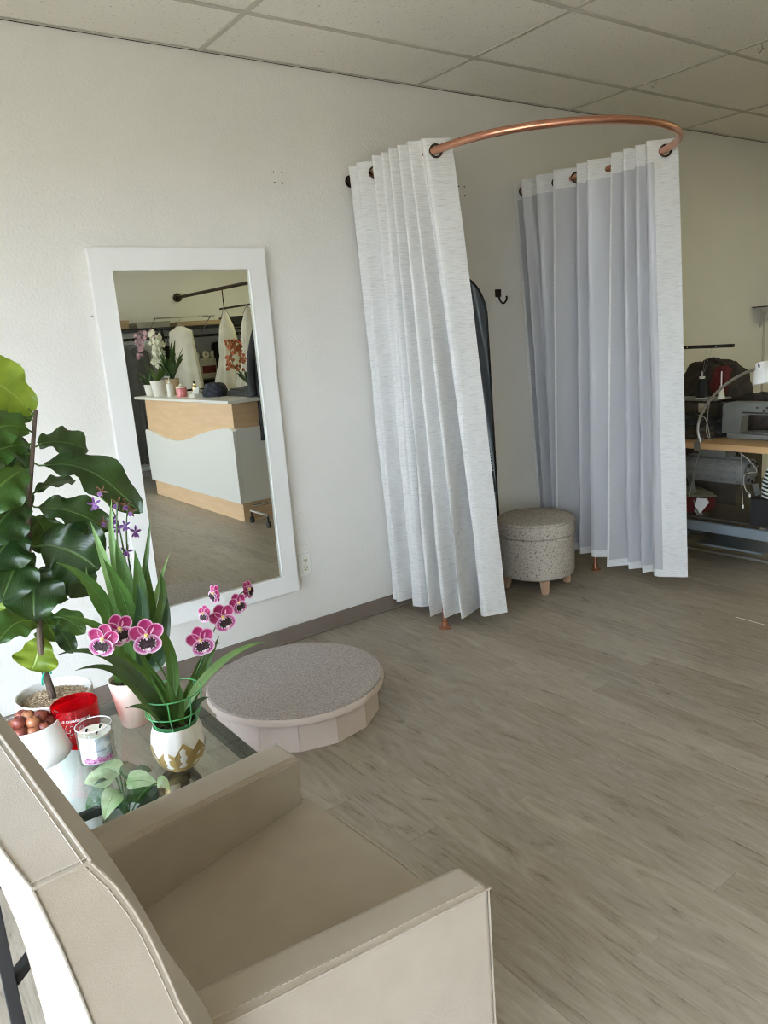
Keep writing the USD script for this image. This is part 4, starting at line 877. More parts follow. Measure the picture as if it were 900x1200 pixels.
for p, R, mt in (((0.534, -1.405, 1.164), .016, 'petal_purple'), ((0.557, -1.400, 1.193), .015, 'petal_brown'), ((0.592, -1.400, 1.154), .017, 'petal_brown'), ((0.611, -1.400, 1.146), .016, 'petal_brown'), ((0.624, -1.400, 1.127), .015, 'petal_brown'), ((0.573, -1.405, 1.115), .015, 'petal_purple'),
                 ((0.582, -1.405, 1.090), .015, 'petal_purple'), ((0.603, -1.405, 1.093), .014, 'petal_purple'), ((0.627, -1.400, 1.070), .016, 'petal_purple'), ((0.548, -1.405, 1.113), .013, 'petal_brown'), ((0.597, -1.400, 1.023), .015, 'petal_purple'), ((0.562, -1.405, 1.045), .012, 'petal_purple')):
    p = np.array(p); x, y, z = frame_of(tocam(p)+np.array([RNG.uniform(-.6, .6), 0, RNG.uniform(-.2, .3)]), RNG.uniform(-.6, .6)); out = []
    for q in range(5):
        a = math.radians(90+72*q); ex = math.cos(a)*x+math.sin(a)*y; out.append(petal_rings(p+ex*R*.6, ex, np.cross(z, ex), z, R*1.15, R*.42, .25, 2, 10))
    m, u = join(out); f = mesh('flower', m, mt, t, uv=u)
    v, ff, u = petal_rings(p-y*R*.5+z*.003, -y, x, z, R*.9, R*.8, -.1, 2, 12); mesh('lip', (v, ff), 'petal_purple', f, uv=u)

# ---- pothos under the glass
c = np.array((0.503, -1.338, 0.240)); c[2] = 0
t = thing('pothos', 'variegated pothos in a white pot on the floor under the glass table', 'plant')
mesh('pot', MB().lathe([(0, 0), (.055, 0), (.058, .004), (.072, .225), (.072, .236), (.068, .238), (.065, .215), (0, .21)], c, 40), 'ceramic_white', t)
mesh('soil', MB().lathe([(.0655, .21), (0, .222)], c, 24), 'potting_soil', t)
S0 = c+np.array([0, 0, .22])
for b, e, w_, mt, upt in (
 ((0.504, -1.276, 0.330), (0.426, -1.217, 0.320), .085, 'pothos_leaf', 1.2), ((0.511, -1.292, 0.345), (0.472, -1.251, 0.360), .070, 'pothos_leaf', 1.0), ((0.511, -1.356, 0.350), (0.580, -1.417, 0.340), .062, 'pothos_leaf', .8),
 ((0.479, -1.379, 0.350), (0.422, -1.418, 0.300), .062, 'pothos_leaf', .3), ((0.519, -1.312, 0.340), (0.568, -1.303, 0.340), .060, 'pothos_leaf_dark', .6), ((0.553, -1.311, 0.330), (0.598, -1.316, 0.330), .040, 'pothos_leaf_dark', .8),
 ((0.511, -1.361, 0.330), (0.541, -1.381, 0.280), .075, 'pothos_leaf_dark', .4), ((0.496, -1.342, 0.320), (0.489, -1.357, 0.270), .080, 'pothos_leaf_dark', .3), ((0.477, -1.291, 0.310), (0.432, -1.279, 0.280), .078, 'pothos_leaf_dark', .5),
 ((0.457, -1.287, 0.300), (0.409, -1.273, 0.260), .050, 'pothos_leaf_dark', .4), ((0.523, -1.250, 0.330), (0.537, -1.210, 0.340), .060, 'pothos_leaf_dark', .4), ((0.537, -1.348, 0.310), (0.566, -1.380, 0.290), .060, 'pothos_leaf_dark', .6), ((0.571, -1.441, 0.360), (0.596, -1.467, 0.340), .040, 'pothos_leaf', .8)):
    b, e = np.array(b), np.array(e); p = arch_path(b, e, .012, 13); nn = unit(tocam((b+e)/2)+np.array([0, 0, upt]))
    lf = blade(p, w_, nn, heart, mt, 'leaf', t, fold=.14, wave=.02, na=7)
    mesh('petiole', MB().tube(bez([S0, (S0+b)/2+[0, 0, .05], b], 8), .0022, 6), 'strap_leaf', lf)

# ================================================================ sewing corner
SX0, SX1, SY0, SY1, SZ = 4.27, 4.83, -1.50, -.28, .765
t = thing('sewing_table', 'industrial sewing table with a wooden top and blue-grey steel frame', 'table')
mesh('table_top', MB().rbox((SX0, SY0, SZ-.042), (SX1, SY1, SZ), .008), 'table_wood', t)
for y in (SY0+.12, SY1-.12):
    l = mesh('leg', MB().box((SX0+.24, y-.03, .06), (SX0+.32, y+.03, SZ-.042), .004), 'bar_steel_blue', t)
    mesh('foot', MB().box((SX0+.03, y-.03, .012), (SX1-.03, y+.03, .065), .004), 'bar_steel_blue', l)
mesh('front_beam', MB().box((SX0+.055, SY0+.10, .195), (SX0+.085, SY1-.10, .258), .003), 'bar_steel_blue', t)
mesh('cross_beam', MB().box((SX0+.25, SY0+.15, .15), (SX0+.29, SY1-.15, .19), .003), 'bar_steel_blue', t)
mesh('treadle_rod', MB().cyl((SX0+.05, SY0+.12, .075), (SX0+.05, SY1-.1, .075), .010, 8), 'steel', t)
mesh('treadle', MB().box((SX0+.12, -1.15, .085), (SX0+.36, -.72, .100), .004), 'bar_steel_blue', t)
for y in (-.62, -1.05): mesh('brace', MB().bar((SX0+.20, y, .50), (SX0+.10, y-.16, .20), .035, .012), 'machine_paint', t)
mesh('lower_shelf', MB().box((SX0+.10, SY0+.2, .262), (SX1-.08, SY1-.2, .278), .003), 'dark_carton', t)
mo = mesh('motor', MB().cyl((SX0+.19, -.62, .575), (SX0+.19, -.985, .575), .080, 28).cyl((SX0+.19, -.985, .575), (SX0+.19, -1.030, .575), .086, 28, .080).cyl((SX0+.19, -1.030, .575), (SX0+.19, -1.040, .575), .05, 20), 'motor_grey', t)
for k in range(14): a = 2*math.pi*k/14; mesh('cooling_fin', MB().bar((SX0+.19+.082*math.cos(a), -.63, .575+.082*math.sin(a)), (SX0+.19+.082*math.cos(a), -.97, .575+.082*math.sin(a)), .006), 'motor_grey', mo)
vents = MB()
for k in range(8): a = 2*math.pi*k/8; vents.cyl((SX0+.19+.06*math.cos(a), -1.0405, .575+.06*math.sin(a)), (SX0+.19+.06*math.cos(a), -1.036, .575+.06*math.sin(a)), .011, 10)
mesh('motor_vents', vents, 'dark_gap', mo)
mesh('motor_bracket', MB().box((SX0+.13, -.90, .655), (SX0+.25, -.72, .725), .004), 'machine_paint', t)
# machine head: bed, pillar, arm and needle head, seen from its back
t = thing('sewing_machine', 'grey-green industrial sewing machine on the wooden table', 'sewing machine')
mx0, mx1 = SX0+.20, SX0+.36
mesh('bed', MB().rbox((mx0, -1.36, SZ+.001), (mx1, -.86, SZ+.035), .008), 'machine_paint', t)
body = Polygon([(-.86, .03), (-.86, .235), (-.875, .262), (-.90, .268), (-1.30, .275), (-1.36, .265), (-1.375, .24), (-1.375, .11), (-1.30, .11), (-1.295, .165), (-1.27, .185), (-1.02, .178), (-.985, .160), (-.975, .03)])
bm = trimesh.creation.extrude_polygon(body, .085)
mesh('arm', MB().add(np.c_[bm.vertices[:, 2]+mx0+.035, bm.vertices[:, 0]+.05, bm.vertices[:, 1]*.80+SZ+.004], bm.faces), 'machine_paint', t, smooth=30)
mesh('trim_strip', MB().box((mx0+.030, -1.25, SZ+.155), (mx0+.036, -.94, SZ+.163), .001), 'dark_gap', t)
for y, z in ((-1.08, .238), (-1.14, .238), (-1.12, .215), (-1.2, .24)): mesh('screw', MB().cyl((mx0+.031, y+.05, SZ+z*.8), (mx0+.038, y+.05, SZ+z*.8), .006, 10), 'dark_gap', t)
mesh('handwheel', MB().cyl((mx0+.078, -.812, SZ+.16), (mx0+.078, -.782, SZ+.16), .055, 28).cyl((mx0+.078, -.783, SZ+.16), (mx0+.078, -.772, SZ+.16), .032, 20), 'black_metal', t)
mesh('needle_bar', MB().cyl((mx0+.078, -1.335, SZ+.04), (mx0+.078, -1.335, SZ+.12), .006, 10), 'steel', t)
mesh('presser_plate', MB().rbox((mx0+.02, -1.12, SZ+.034), (mx0+.11, -.99, SZ+.046), .003), 'steel', t)
# lamp
t = thing('desk_lamp', 'white gooseneck work lamp clamped to the sewing table', 'lamp')
b0 = np.array((SX0+.03, -.79, SZ))
gp = spline([b0+[0, 0, .01], (4.290, -0.781, 0.858), (4.285, -0.826, 0.974), (4.280, -0.914, 1.077), (4.275, -1.010, 1.146), (4.270, -1.131, 1.199)], 40)
mesh('clamp', MB().cyl(b0, b0+[0, 0, .022], .019, 16).box(b0+[-.035, -.02, -.055], b0+[-.028, .02, .004]), 'steel', t)
mesh('gooseneck', MB().tube(gp, .0085, 10), 'alu', t)
e = gp[-1]; ax = unit(np.array([.0, -.12, -.45])); sd = unit(np.cross(ax, [1, 0, 0]))
def along(prof, o, ax, n=32):
    a = unit(np.cross(ax, [1, 0, 0])); b = np.cross(ax, a); V = []
    for r, z in prof:
        for j in range(n): q = 2*math.pi*j/n; V.append(o+ax*z+r*(math.cos(q)*a+math.sin(q)*b))
    return MB().add(np.array(V), [[i*n+j, i*n+(j+1) % n, (i+1)*n+(j+1) % n, (i+1)*n+j] for i in range(len(prof)-1) for j in range(n)])
o = np.array((4.270, -1.149, 1.241))+np.array([0, -.022, .0])
mesh('shade', along([(0, 0), (.028, 0), (.034, .004), (.036, .030), (.052, .050), (.072, .118), (.0705, .119), (.050, .054), (.030, .034), (0, .03)], o, ax), 'white_plastic', t)
mesh('switch', MB().bar(o+ax*.012+[-.034, 0, 0], o+ax*.030+[-.036, 0, 0], .009, .006), 'dark_gap', t)
mesh('cord', MB().tube(spline([gp[20]+[-.006, 0, 0], gp[14]+[-.016, -.03, .0], gp[10]+[-.012, -.05, -.02], gp[6]+[-.010, -.06, -.02], (SX0+.03, -.865, SZ+.01)], 40), .003, 6).tube(spline([gp[10]+[-.01, 0, 0], gp[9]+[-.02, -.04, .012], gp[7]+[-.02, -.075, -.02], gp[5]+[-.018, -.09, -.05]], 20), .0028, 6).torus(gp[10], gp[11]-gp[9], .011, .0028, 14, 6), 'cord_grey', t)
# thread stand with cones
t = thing('thread_stand', 'metal thread stand with a flat guide bar above the sewing table', 'thread stand')
mesh('pole', MB().cyl((4.62, -.43, SZ), (4.62, -.43, 1.322), .008, 10), 'steel', t)
mesh('guide_bar', MB().box((4.609, -.81, 1.309), (4.631, -.38, 1.330), .002), 'dark_metal', t)
for y in (-.50, -.70): mesh('thread_eye', MB().cyl((4.606, y, 1.319), (4.634, y, 1.319), .004, 8), 'white_plastic', t)
mesh('spool_tray', MB().box((4.52, -.76, .985), (4.70, -.40, .997), .003), 'steel', t)
mesh('tray_post', MB().cyl((4.62, -.43, .95), (4.62, -.43, 1.0), .014, 10), 'steel', t)
for y in (-.613, -.745): mesh('spool_pin', MB().cyl((4.60, y, .997), (4.60, y, 1.165), .004, 8), 'white_plastic', t)
mesh('thread', MB().tube([(4.60, -.613, 1.13), (4.62, -.665, 1.309)], .0008, 5).tube([(4.60, -.613, 1.14), (4.62, -.63, 1.309)], .0008, 5), 'print_grey', t)
t = thing('thread_cone', 'black cone of thread on the left pin of the thread stand', 'thread', (4.60, -.613, .9975))
mesh('cone', MB().lathe([(.006, .004), (.037, .004), (.036, .010), (.029, .118), (.022, .122), (.006, .122)], n=28), 'thread_black', t)
mesh('core', MB().lathe([(.0045, .0), (.036, 0), (.036, .005), (.010, .010), (.016, .126), (.020, .136), (.0045, .136)], n=20), 'white_plastic', t)
t = thing('thread_cone', 'half-used white thread cone on the right pin of the thread stand', 'thread', (4.60, -.745, .9975))
mesh('cone', MB().lathe([(.006, .004), (.022, .004), (.015, .062), (.006, .062)], n=24), 'ivory', t)
mesh('core', MB().lathe([(.0045, .0), (.024, 0), (.024, .005), (.010, .010), (.010, .076), (.0045, .076)], n=20), 'white_plastic', t)
# heap of folded bags on a carton behind the stand
def heap(c, rx, ry, h, seed, n=22, rough=.25):
    ang = np.arange(40)*2*np.pi/40; V = []; rr = np.linspace(0, 1, n)
    for k in rr:
        for a in ang:
            q = np.array([math.cos(a)*3, math.sin(a)*3, k*4+seed]); w = meshkit.fbm(q[None], 3, seed)[0]-.5
            r = math.cos(k*math.pi/2)**.55*(1+rough*w*1.6); V.append((c[0]+rx*r*math.cos(a), c[1]+ry*r*math.sin(a), c[2]+h*math.sin(k*math.pi/2)*(1+.25*w*(k > .1))))
    m = 40; return MB().add(np.array(V), [[i*m+j, i*m+(j+1) % m, (i+1)*m+(j+1) % m, (i+1)*m+j] for i in range(n-1) for j in range(m)])
t = thing('storage_carton', 'dark carton standing behind the thread stand', 'box', (5.02, -.42, 0))
mesh('box', MB().box((-.16, -.30, 0), (.16, .22, .93), .004), 'dark_carton', t); mesh('tape', MB().box((-.161, -.06, .60), (.161, -.01, .931), .0005), 'ivory', t)
t = thing('cloth_bag', 'dark brown cloth bag heaped on the carton', 'bag', (5.02, -.45, .931))
mesh('bag', heap((0, 0, 0), .15, .27, .27, 3), 'cap_cloth', t); mesh('red_panel', heap((-.050, -.10, .06), .105, .09, .185, 9), 'red_cloth', t); mesh('handle', MB().tube(spline([(-.05, -.13, .20), (-.06, -.05, .285), (-.05, .05, .27)], 16), .012, 8), 'cap_cloth', t)
t = thing('folded_cloth', 'dark olive cloth sloping down behind the sewing machine', 'cloth')
mesh('cloth', heap((4.80, -.90, SZ+.001), .055, .19, .245, 5, rough=.15), 'cap_cloth', t)
t = thing('fabric_scraps', 'black fabric scraps piled at the left end of the sewing table', 'fabric')
mesh('pile', heap((4.56, -.60, SZ+.001), .19, .21, .13, 15, rough=.35), 'black_cloth', t)
mesh('fold', heap((4.44, -.70, SZ+.002), .09, .10, .075, 17, rough=.3), 'cap_cloth', t)
# things on the lower shelf of the sewing table
t = thing('fabric_box', 'red and white fabric box on the lower shelf of the sewing table', 'box', (4.48, -.63, .279))
mesh('box', MB().rbox((-.07, -.10, 0), (.11, .24, .105), .006), 'red_cloth', t); mesh('white_flap', MB().poly([(-.10, .0), (-.165, .085), (-.15, .11), (-.085, .105), (-.07, .02)], -.085, -.074, lambda v: np.c_[v[:, 2], v[:, 0], v[:, 1]]), 'label_white', t)
mesh('cloth_lid', heap((.02, .06, .10), .10, .19, .045, 7), 'olive_cloth', t)
t = thing('striped_cloth', 'black and white striped cloth bundle under the sewing table', 'cloth', (4.42, -1.24, .451))
mesh('scrap_bin', MB().rbox((4.32, -1.29, .279), (4.56, -1.10, .45), .01), 'black_metal', label='black scrap bin under the striped cloth bundle', cat='bin')
mesh('bundle', heap((0, 0, 0), .10, .11, .21, 11, rough=.1), 'stripe_cloth', t)
t = thing('power_cord', 'loose pale cords hanging below the sewing table top', 'cord')
mesh('cord', MB().tube(spline([(4.35, -.98, .72), (4.35, -1.08, .66), (4.35, -1.12, .60), (4.35, -1.06, .585), (4.34, -1.05, .55), (4.34, -1.09, .47)], 40), .0035, 6), 'cord_grey', t)
mesh('cord', MB().tube(spline([(4.36, -1.02, .72), (4.35, -1.03, .62), (4.34, -1.04, .52), (4.34, -1.05, .40)], 30), .003, 6), 'cord_grey', t)
mesh('cord', MB().tube(spline([(4.31, -.79, .72), (4.31, -.76, .62), (4.31, -.735, .5), (4.33, -.70, .4)], 20), .003, 6), 'cord_grey', t)
for p in ((4.34, -1.09, .465), (4.34, -1.05, .395)): mesh('plug', MB().cyl(p, np.array(p)-[0, 0, .02], .006, 8), 'white_plastic', t)
# small wall shelf bracket and rail further right
t = thing('wall_shelf', 'thin dark wall shelf on brackets above the sewing corner', 'shelf', (6.62, 0, 1.538))
mesh('shelf_board', MB().box((-.33, -.20, 0), (.9, -.01, .010), .003), 'dark_metal', t)
for x in (-.2, .7): mesh('bracket', MB().bar((x, -.012, -.001), (x, -.012, -.16), .014, .008).bar((x, -.012, -.15), (x, -.17, -.004), .008, .014), 'grid_metal', t)
t = thing('slotted_upright', 'grey slotted shelf upright fixed to the wall beside the shelf', 'shelf rail', (6.50, 0, 0))
mesh('upright', MB().box((-.012, -.011, .30), (.012, -.001, 1.50), .002), 'grid_metal', t)

# ================================================================ reception, seen in the mirror
KX, KY0, KY1, KX1 = 2.935, -5.05, -2.87, 3.75
t = thing('reception_counter', 'reception counter of tan wood with a white wave panel and white top', 'counter')
mesh('body', MB().box((KX, KY0, .0), (KX1, KY1, 1.065), .003), 'counter_wood', t)
mesh('counter_top', MB().rbox((KX-.06, KY0-.16, 1.066), (KX1+.03, KY1+.06, 1.094), .006), 'white_laminate', t)
yv = np.linspace(KY0-.02, KY1+.035, 60); u = (yv-KY0)/(KY1-KY0)
zt_ = np.interp(u, [0, .04, .18, .36, .52, .68, .84, .95, 1.0, 1.02], [.745, .735, .685, .650, .685, .765, .825, .848, .848, .845])
from scipy.ndimage import gaussian_filter1d
zt_ = gaussian_filter1d(zt_, 3, mode='nearest'); k = len(yv)-1
zt_[-1] -= .022; zt_[-2] -= .006; zt_[0] -= .02
pts = [(yv[0], .172)]+[(a, b) for a, b in zip(yv, zt_)]+[(yv[-1], .172)]
mesh('wave_panel', MB().poly(pts, 0, .034, lambda v: np.c_[KX-.0345+v[:, 2], v[:, 0], v[:, 1]]), 'white_laminate', t, smooth=40)
mesh('end_panel', MB().box((KX+.0005, KY1, .172), (KX1+.01, KY1+.034, .842), .004), 'white_laminate', t)
mesh('plinth', MB().box((KX-.004, KY0, .0), (KX1, KY1+.006, .165), .002), 'counter_wood', t)
KZ = 1.094
def potted(name, label, loc, r, h, mt, cat='plant', group=None):
    t = thing(name, label, cat, loc, group=group)
    mesh('pot', MB().lathe([(0, 0), (r*.72, 0), (r*.75, .004), (r, h-.006), (r, h), (r*.9, h), (r*.86, h*.85), (0, h*.82)], n=28), mt, t)
    mesh('soil', MB().lathe([(r*.88, h*.82), (0, h*.90)], n=20), 'potting_soil', t); return t
def sprayf(t, pts, mt, R, k, sp=.025, seed=1):
    rg = random.Random(seed); P = spline(pts, 60); i0 = 22
    mesh('stem', MB().tube(P, .0035, 6), 'strap_leaf', t)
    for i in range(k):
        p = P[i0+int((59-i0)*i/max(1, k-1))]+np.array([rg.gauss(0, sp), rg.gauss(0, sp), rg.gauss(0, sp*.5)])
        x, y, z = frame_of([rg.uniform(-1, .3), rg.uniform(.1, 1), rg.uniform(-.2, .4)], rg.uniform(0, 6)); out = []
        for q in range(5): a = q*1.2566; ex = math.cos(a)*x+math.sin(a)*y; out.append(petal_rings(p+ex*R*.55, ex, np.cross(z, ex), z, R*1.1, R*.8, .15, 2, 8))
        m, uu = join(out); mesh('flower', m, mt, t, uv=uu)
def tuft(t, z0, n, L, w_, mt, seed, spread=.5):
    rg = random.Random(seed)
    for i in range(n):
        a = rg.uniform(0, 6.28); l = L*rg.uniform(.6, 1.1); e = np.array([math.cos(a)*l*spread*rg.uniform(.4, 1), math.sin(a)*l*spread*rg.uniform(.4, 1), z0+l*rg.uniform(.6, 1)])
        p = arch_path((0, 0, z0), e, l*.12, 10); blade(p, w_, unit([math.cos(a), math.sin(a), .6]), strap, mt, 'leaf', t, fold=.25, na=5)
PA = (3.02, -4.80, KZ); PB = (3.12, -4.64, KZ)
t = potted('white_orchid', 'white flowering orchid in a white pot at the end of the reception counter', PA, .085, .165, 'ceramic_white', 'orchid')
tuft(t, .15, 9, .20, .045, 'strap_leaf', 3, .9)
sprayf(t, [(0, 0, .15), (.02, .03, .30), (.03, .04, .48), (.0, .05, .64)], 'petal_white', .034, 40, .034, 2)
t = potted('pink_orchid', 'pink flowering orchid leaning out over the end of the counter', (3.02, -5.08, KZ), .06, .12, 'ceramic_white', 'orchid')
tuft(t, .10, 7, .22, .04, 'strap_leaf_dark', 6, .9)
sprayf(t, [(0, 0, .1), (.0, -.05, .35), (-.02, -.05, .58), (.02, .14, .68), (.06, .24, .61)], 'petal_pinkish', .022, 36, .03, 5)
t = potted('green_plant', 'dark leafy plant in a tan pot behind the white orchid', PB, .075, .175, 'cardboard')
tuft(t, .15, 26, .42, .05, 'strap_leaf_dark', 9, .5)
t = potted('orange_orchid', 'orange flowering orchid near the corner of the reception counter', (3.22, -3.02, KZ), .07, .10, 'black_metal', 'orchid')
tuft(t, .09, 8, .24, .045, 'strap_leaf_dark', 12, .9)
sprayf(t, [(0, 0, .09), (-.03, -.10, .28), (.02, -.10, .45), (-.06, -.22, .62)][:2]+[(.0, -.16, .36), (-.02, -.24, .50), (-.06, -.20, .44), (-.06, -.14, .26)], 'petal_orange', .017, 75, .032, 8)
t = thing('pump_bottle', 'white pump bottle on the reception counter', 'bottle', (2.99, -4.40, KZ))
mesh('bottle', MB().lathe([(0, 0), (.032, 0), (.034, .004), (.034, .115), (.026, .135), (.013, .142), (0, .142)], n=24), 'white_plastic', t)
mesh('pump', MB().cyl((0, 0, .14), (0, 0, .158), .014, 14).cyl((0, 0, .158), (0, 0, .20), .006, 10).rbox((-.045, -.009, .198), (.012, .009, .212), .004), 'white_plastic', t)
t = thing('candle_jar', 'pink glass jar on the reception counter', 'jar', (3.03, -4.20, KZ))
mesh('jar', MB().lathe([(0, 0), (.05, 0), (.054, .01), (.054, .085), (.05, .09), (0, .09)], n=28), 'pink_jar', t); mesh('lid', MB().lathe([(0, .09), (.055, .09), (.055, .105), (.02, .112), (.016, .13), (0, .132)], n=28), 'ivory', t)
t = thing('tissue_box', 'white tissue sticking up from a box on the counter', 'tissue box', (3.05, -3.86, KZ))
mesh('box', MB().rbox((-.06, -.06, 0), (.06, .06, .035), .005), 'white_plastic', t); mesh('tissue', MB().add(np.array([(-.05, -.03, .034), (.05, .0, .034), (.0, .045, .034), (-.02, -.01, .085), (.02, .02, .105)]), [[0, 1, 3], [1, 4, 3], [1, 2, 4], [2, 0, 3], [2, 3, 4], [0, 2, 1]]), 'label_white', t)
for k, (p, hh, mt, lb) in enumerate((((3.10, -4.02, KZ), .15, 'gold', 'gold spray bottle on the reception counter'), ((3.14, -4.12, KZ), .12, 'clear_glass', 'clear glass vial beside the gold spray bottle'))):
    t = thing('small_bottle', lb, 'bottle', p); mesh('bottle', MB().lathe([(0, 0), (.024, 0), (.025, .003), (.025, hh*.65), (.012, hh*.75), (.012, hh*.85), (0, hh*.85)], n=20), mt, t); mesh('cap', MB().cyl((0, 0, hh*.85), (0, 0, hh), .014, 14), 'dark_metal', t)
t = thing('dark_pouch', 'black pouch lying on the reception counter', 'bag', (3.16, -3.68, KZ)); mesh('pouch', heap((0, 0, 0), .12, .15, .13, 21), 'navy_cloth', t); mesh('strap', MB().tube(spline([(-.08, .1, .05), (-.10, .17, .03), (-.05, .22, .008)], 12), .008, 6), 'navy_cloth', t)
mesh('paper_tray', MB().rbox((3.2, -3.5, KZ), (3.5, -3.1, KZ+.05), .004).box((3.22, -3.48, KZ+.051), (3.48, -3.12, KZ+.07)), 'black_metal', label='black paper tray on the reception counter', cat='tray')

# garments: lofted pleated cloths on hangers
def garment(name, label, loc, rz, prof, mt, pleats=9, amp=.12, seed=0, hanger='steel', group=None, cat='garment', extra=None, sleeves=None):
    """prof: (z below the hook, half width, half depth)"""
    t = thing(name, label, cat, loc, rz, group)
    n = 56; V = []; rg = random.Random(seed); ph = rg.uniform(0, 6); zs = np.array([p[0] for p in prof]); zz = np.linspace(zs[0], zs[-1], 26)
    hw = np.interp(-zz, -zs[::1], [p[1] for p in prof]) if zs[0] > zs[-1] else np.interp(zz, zs, [p[1] for p in prof])
    hd = np.interp(-zz, -zs, [p[2] for p in prof])
    for i, z in enumerate(zz):
        f = i/(len(zz)-1)
        for j in range(n):
            q = 2*math.pi*j/n; k = 1+amp*f*math.sin(pleats*q+ph+.6*math.sin(3*q))
            V.append((hw[i]*np.sign(math.cos(q))*abs(math.cos(q))**.8*k, hd[i]*math.sin(q)*k, z))
    V.append((0, 0, zs[0]+.004)); V.append((0, 0, zs[-1]+.03)); m = len(zz); L = len(V)
    F_ = [[i*n+j, (i+1)*n+j, (i+1)*n+(j+1) % n, i*n+(j+1) % n] for i in range(m-1) for j in range(n)]
    b = MB().add(np.array(V), F_); tri = [[j, (j+1) % n, L-2] for j in range(n)]+[[(m-1)*n+(j+1) % n, (m-1)*n+j, L-1] for j in range(n)]; b.add(np.array(V), tri)
    mesh('cloth', b, mt, t, smooth=55)
    if sleeves:
        for s in (-1, 1): mesh('sleeve', MB().tube(spline([(s*hw[1]*.8, 0, zs[0]-.03), (s*(hw[1]+.05), .02, zs[0]-.25), (s*(hw[1]+.07), .03, zs[0]-sleeves)], 14), np.linspace(.05, .04, 14), 14), mt, t)
    w_ = max(.06, prof[1][1]*.95)
    mesh('hanger', MB().tube(spline([(-w_, 0, zs[0]-.06), (-w_*.4, 0, zs[0]-.005), (0, 0, zs[0]+.02), (w_*.4, 0, zs[0]-.005), (w_, 0, zs[0]-.06)], 20), .005, 6).tube(spline([(0, 0, zs[0]+.02), (0, 0, -.04), (.018, 0, -.015), (.0, 0, .008), (-.018, 0, -.006)], 16), .003, 6), hanger, t)
    if extra: extra(t)
    return t
# wall-mounted clothes rails on the rear wall
RKY = -5.75
t = thing('clothes_rail', 'long dark clothes rail with a shelf along the rear wall', 'clothes rail')
mesh('rail', MB().cyl((2.2, RKY, 1.72), (5.9, RKY, 1.72), .016, 12), 'dark_metal', t)
mesh('shelf_board', MB().box((2.2, YF+.005, 1.82), (5.9, RKY+.12, 1.842), .003), 'black_metal', t)
for x in (2.4, 3.5, 4.6, 5.7): mesh('upright', MB().box((x-.016, RKY-.016, 0), (x+.016, RKY+.016, 1.82), .003).bar((x, YF+.01, 1.78), (x, RKY, 1.78), .02), 'dark_metal', t)
for k, (x0, x1, h, mt, lb) in enumerate(((2.75, 3.15, .10, 'cardboard', 'flat cardboard box left on the high rear shelf'), (3.75, 4.35, .055, 'cardboard', 'long flat tan box in the middle of the high rear shelf'), (4.45, 4.9, .09, 'black_cloth', 'black folded cloth stack on the high rear shelf'), (3.25, 3.65, .07, 'storage_box', 'grey storage box on the high rear shelf'))):
    t = thing('storage_box', lb, 'box', ((x0+x1)/2, -6.0, 1.843)); mesh('box', MB().rbox((-(x1-x0)/2, -.16, 0), ((x1-x0)/2, .16, h), .006), mt, t); mesh('lid', MB().box((-(x1-x0)/2-.004, -.164, h*.72), ((x1-x0)/2+.004, .164, h+.004), .002), mt, t)
dress = [(-.10, .03, .02), (-.16, .17, .06), (-.40, .16, .08), (-.55, .14, .08), (-.9, .24, .14), (-1.25, .32, .19)]
slim = [(-.10, .03, .02), (-.16, .19, .04), (-.5, .19, .05), (-1.45, .20, .055)]
trou = [(-.10, .14, .02), (-.13, .16, .03), (-.6, .15, .045), (-1.10, .14, .05)]
HZ = 1.728
for k, (x, rz, prof_, mt, am, lb) in enumerate((
    (3.02, 70, slim, 'black_cloth', .1, 'black garment at the left end of the rear clothes rail'),
    (3.16, 65, slim, 'navy_cloth', .1, 'navy garment beside the grey gown on the rear rail'),
    (3.33, 20, [(-.02, .04, .03), (-.10, .14, .05), (-.5, .16, .06), (-1.2, .18, .07)], 'grey_satin', .16, 'shiny grey gown on the rear clothes rail'),
    (4.22, 75, trou, 'black_cloth', .08, 'first pair of black trousers right of the storage bin'),
    (4.34, 10, [(-.24, .03, .02), (-.30, .08, .04), (-.6, .10, .05), (-1.25, .13, .06)], 'grey_satin', .1, 'narrow grey garment among the black trousers'),
    (4.50, 75, trou, 'black_cloth', .08, 'second pair of black trousers right of the narrow grey garment'),
    (4.62, 70, trou, 'navy_cloth', .08, 'navy trousers beside the ivory dresses'),
    (4.74, 70, trou, 'black_cloth', .08, 'black trousers half hidden by the ivory dresses'))):
    garment('hanging_garment', lb, (x, RKY, HZ), rz, prof_, mt, 9, am, k+1)
for k, (x, y, rz, prof_, mt, lb) in enumerate((
    (2.60, RKY, 80, slim, 'black_cloth', 'black gown at the far left of the rear clothes rail, out by the rail end'),
    (2.74, RKY, 80, slim, 'navy_cloth', 'navy gown second from the left end of the rear rail'),
    (2.88, RKY, 80, slim, 'black_cloth', 'black gown third from the left end of the rear rail'),
    (3.56, RKY, 82, slim, 'black_cloth', 'black jacket behind the cream blouse on the rear rail'),
    (3.69, RKY, 82, slim, 'navy_cloth', 'navy jacket right of the cream blouse on the rear rail'),
    (3.82, RKY, 82, trou, 'black_cloth', 'black trousers in front of the fabric bin'),
    (4.90, RKY, 82, slim, 'black_cloth', 'black coat behind the last ivory dress on the rear rail'),
    (5.04, RKY, 82, slim, 'navy_cloth', 'navy coat at the right end of the rear rail'))):
    garment('hanging_garment', lb, (x, y, HZ), rz, prof_, mt, 9, .09, 60+k)
t = garment('shirt', 'cream blouse hanging above the counter in front of the rear rail', (3.60, -5.42, 1.93), 55, [(-.10, .04, .03), (-.15, .15, .06), (-.45, .17, .08), (-.82, .20, .09)], 'ivory_satin', 7, .10, 20)
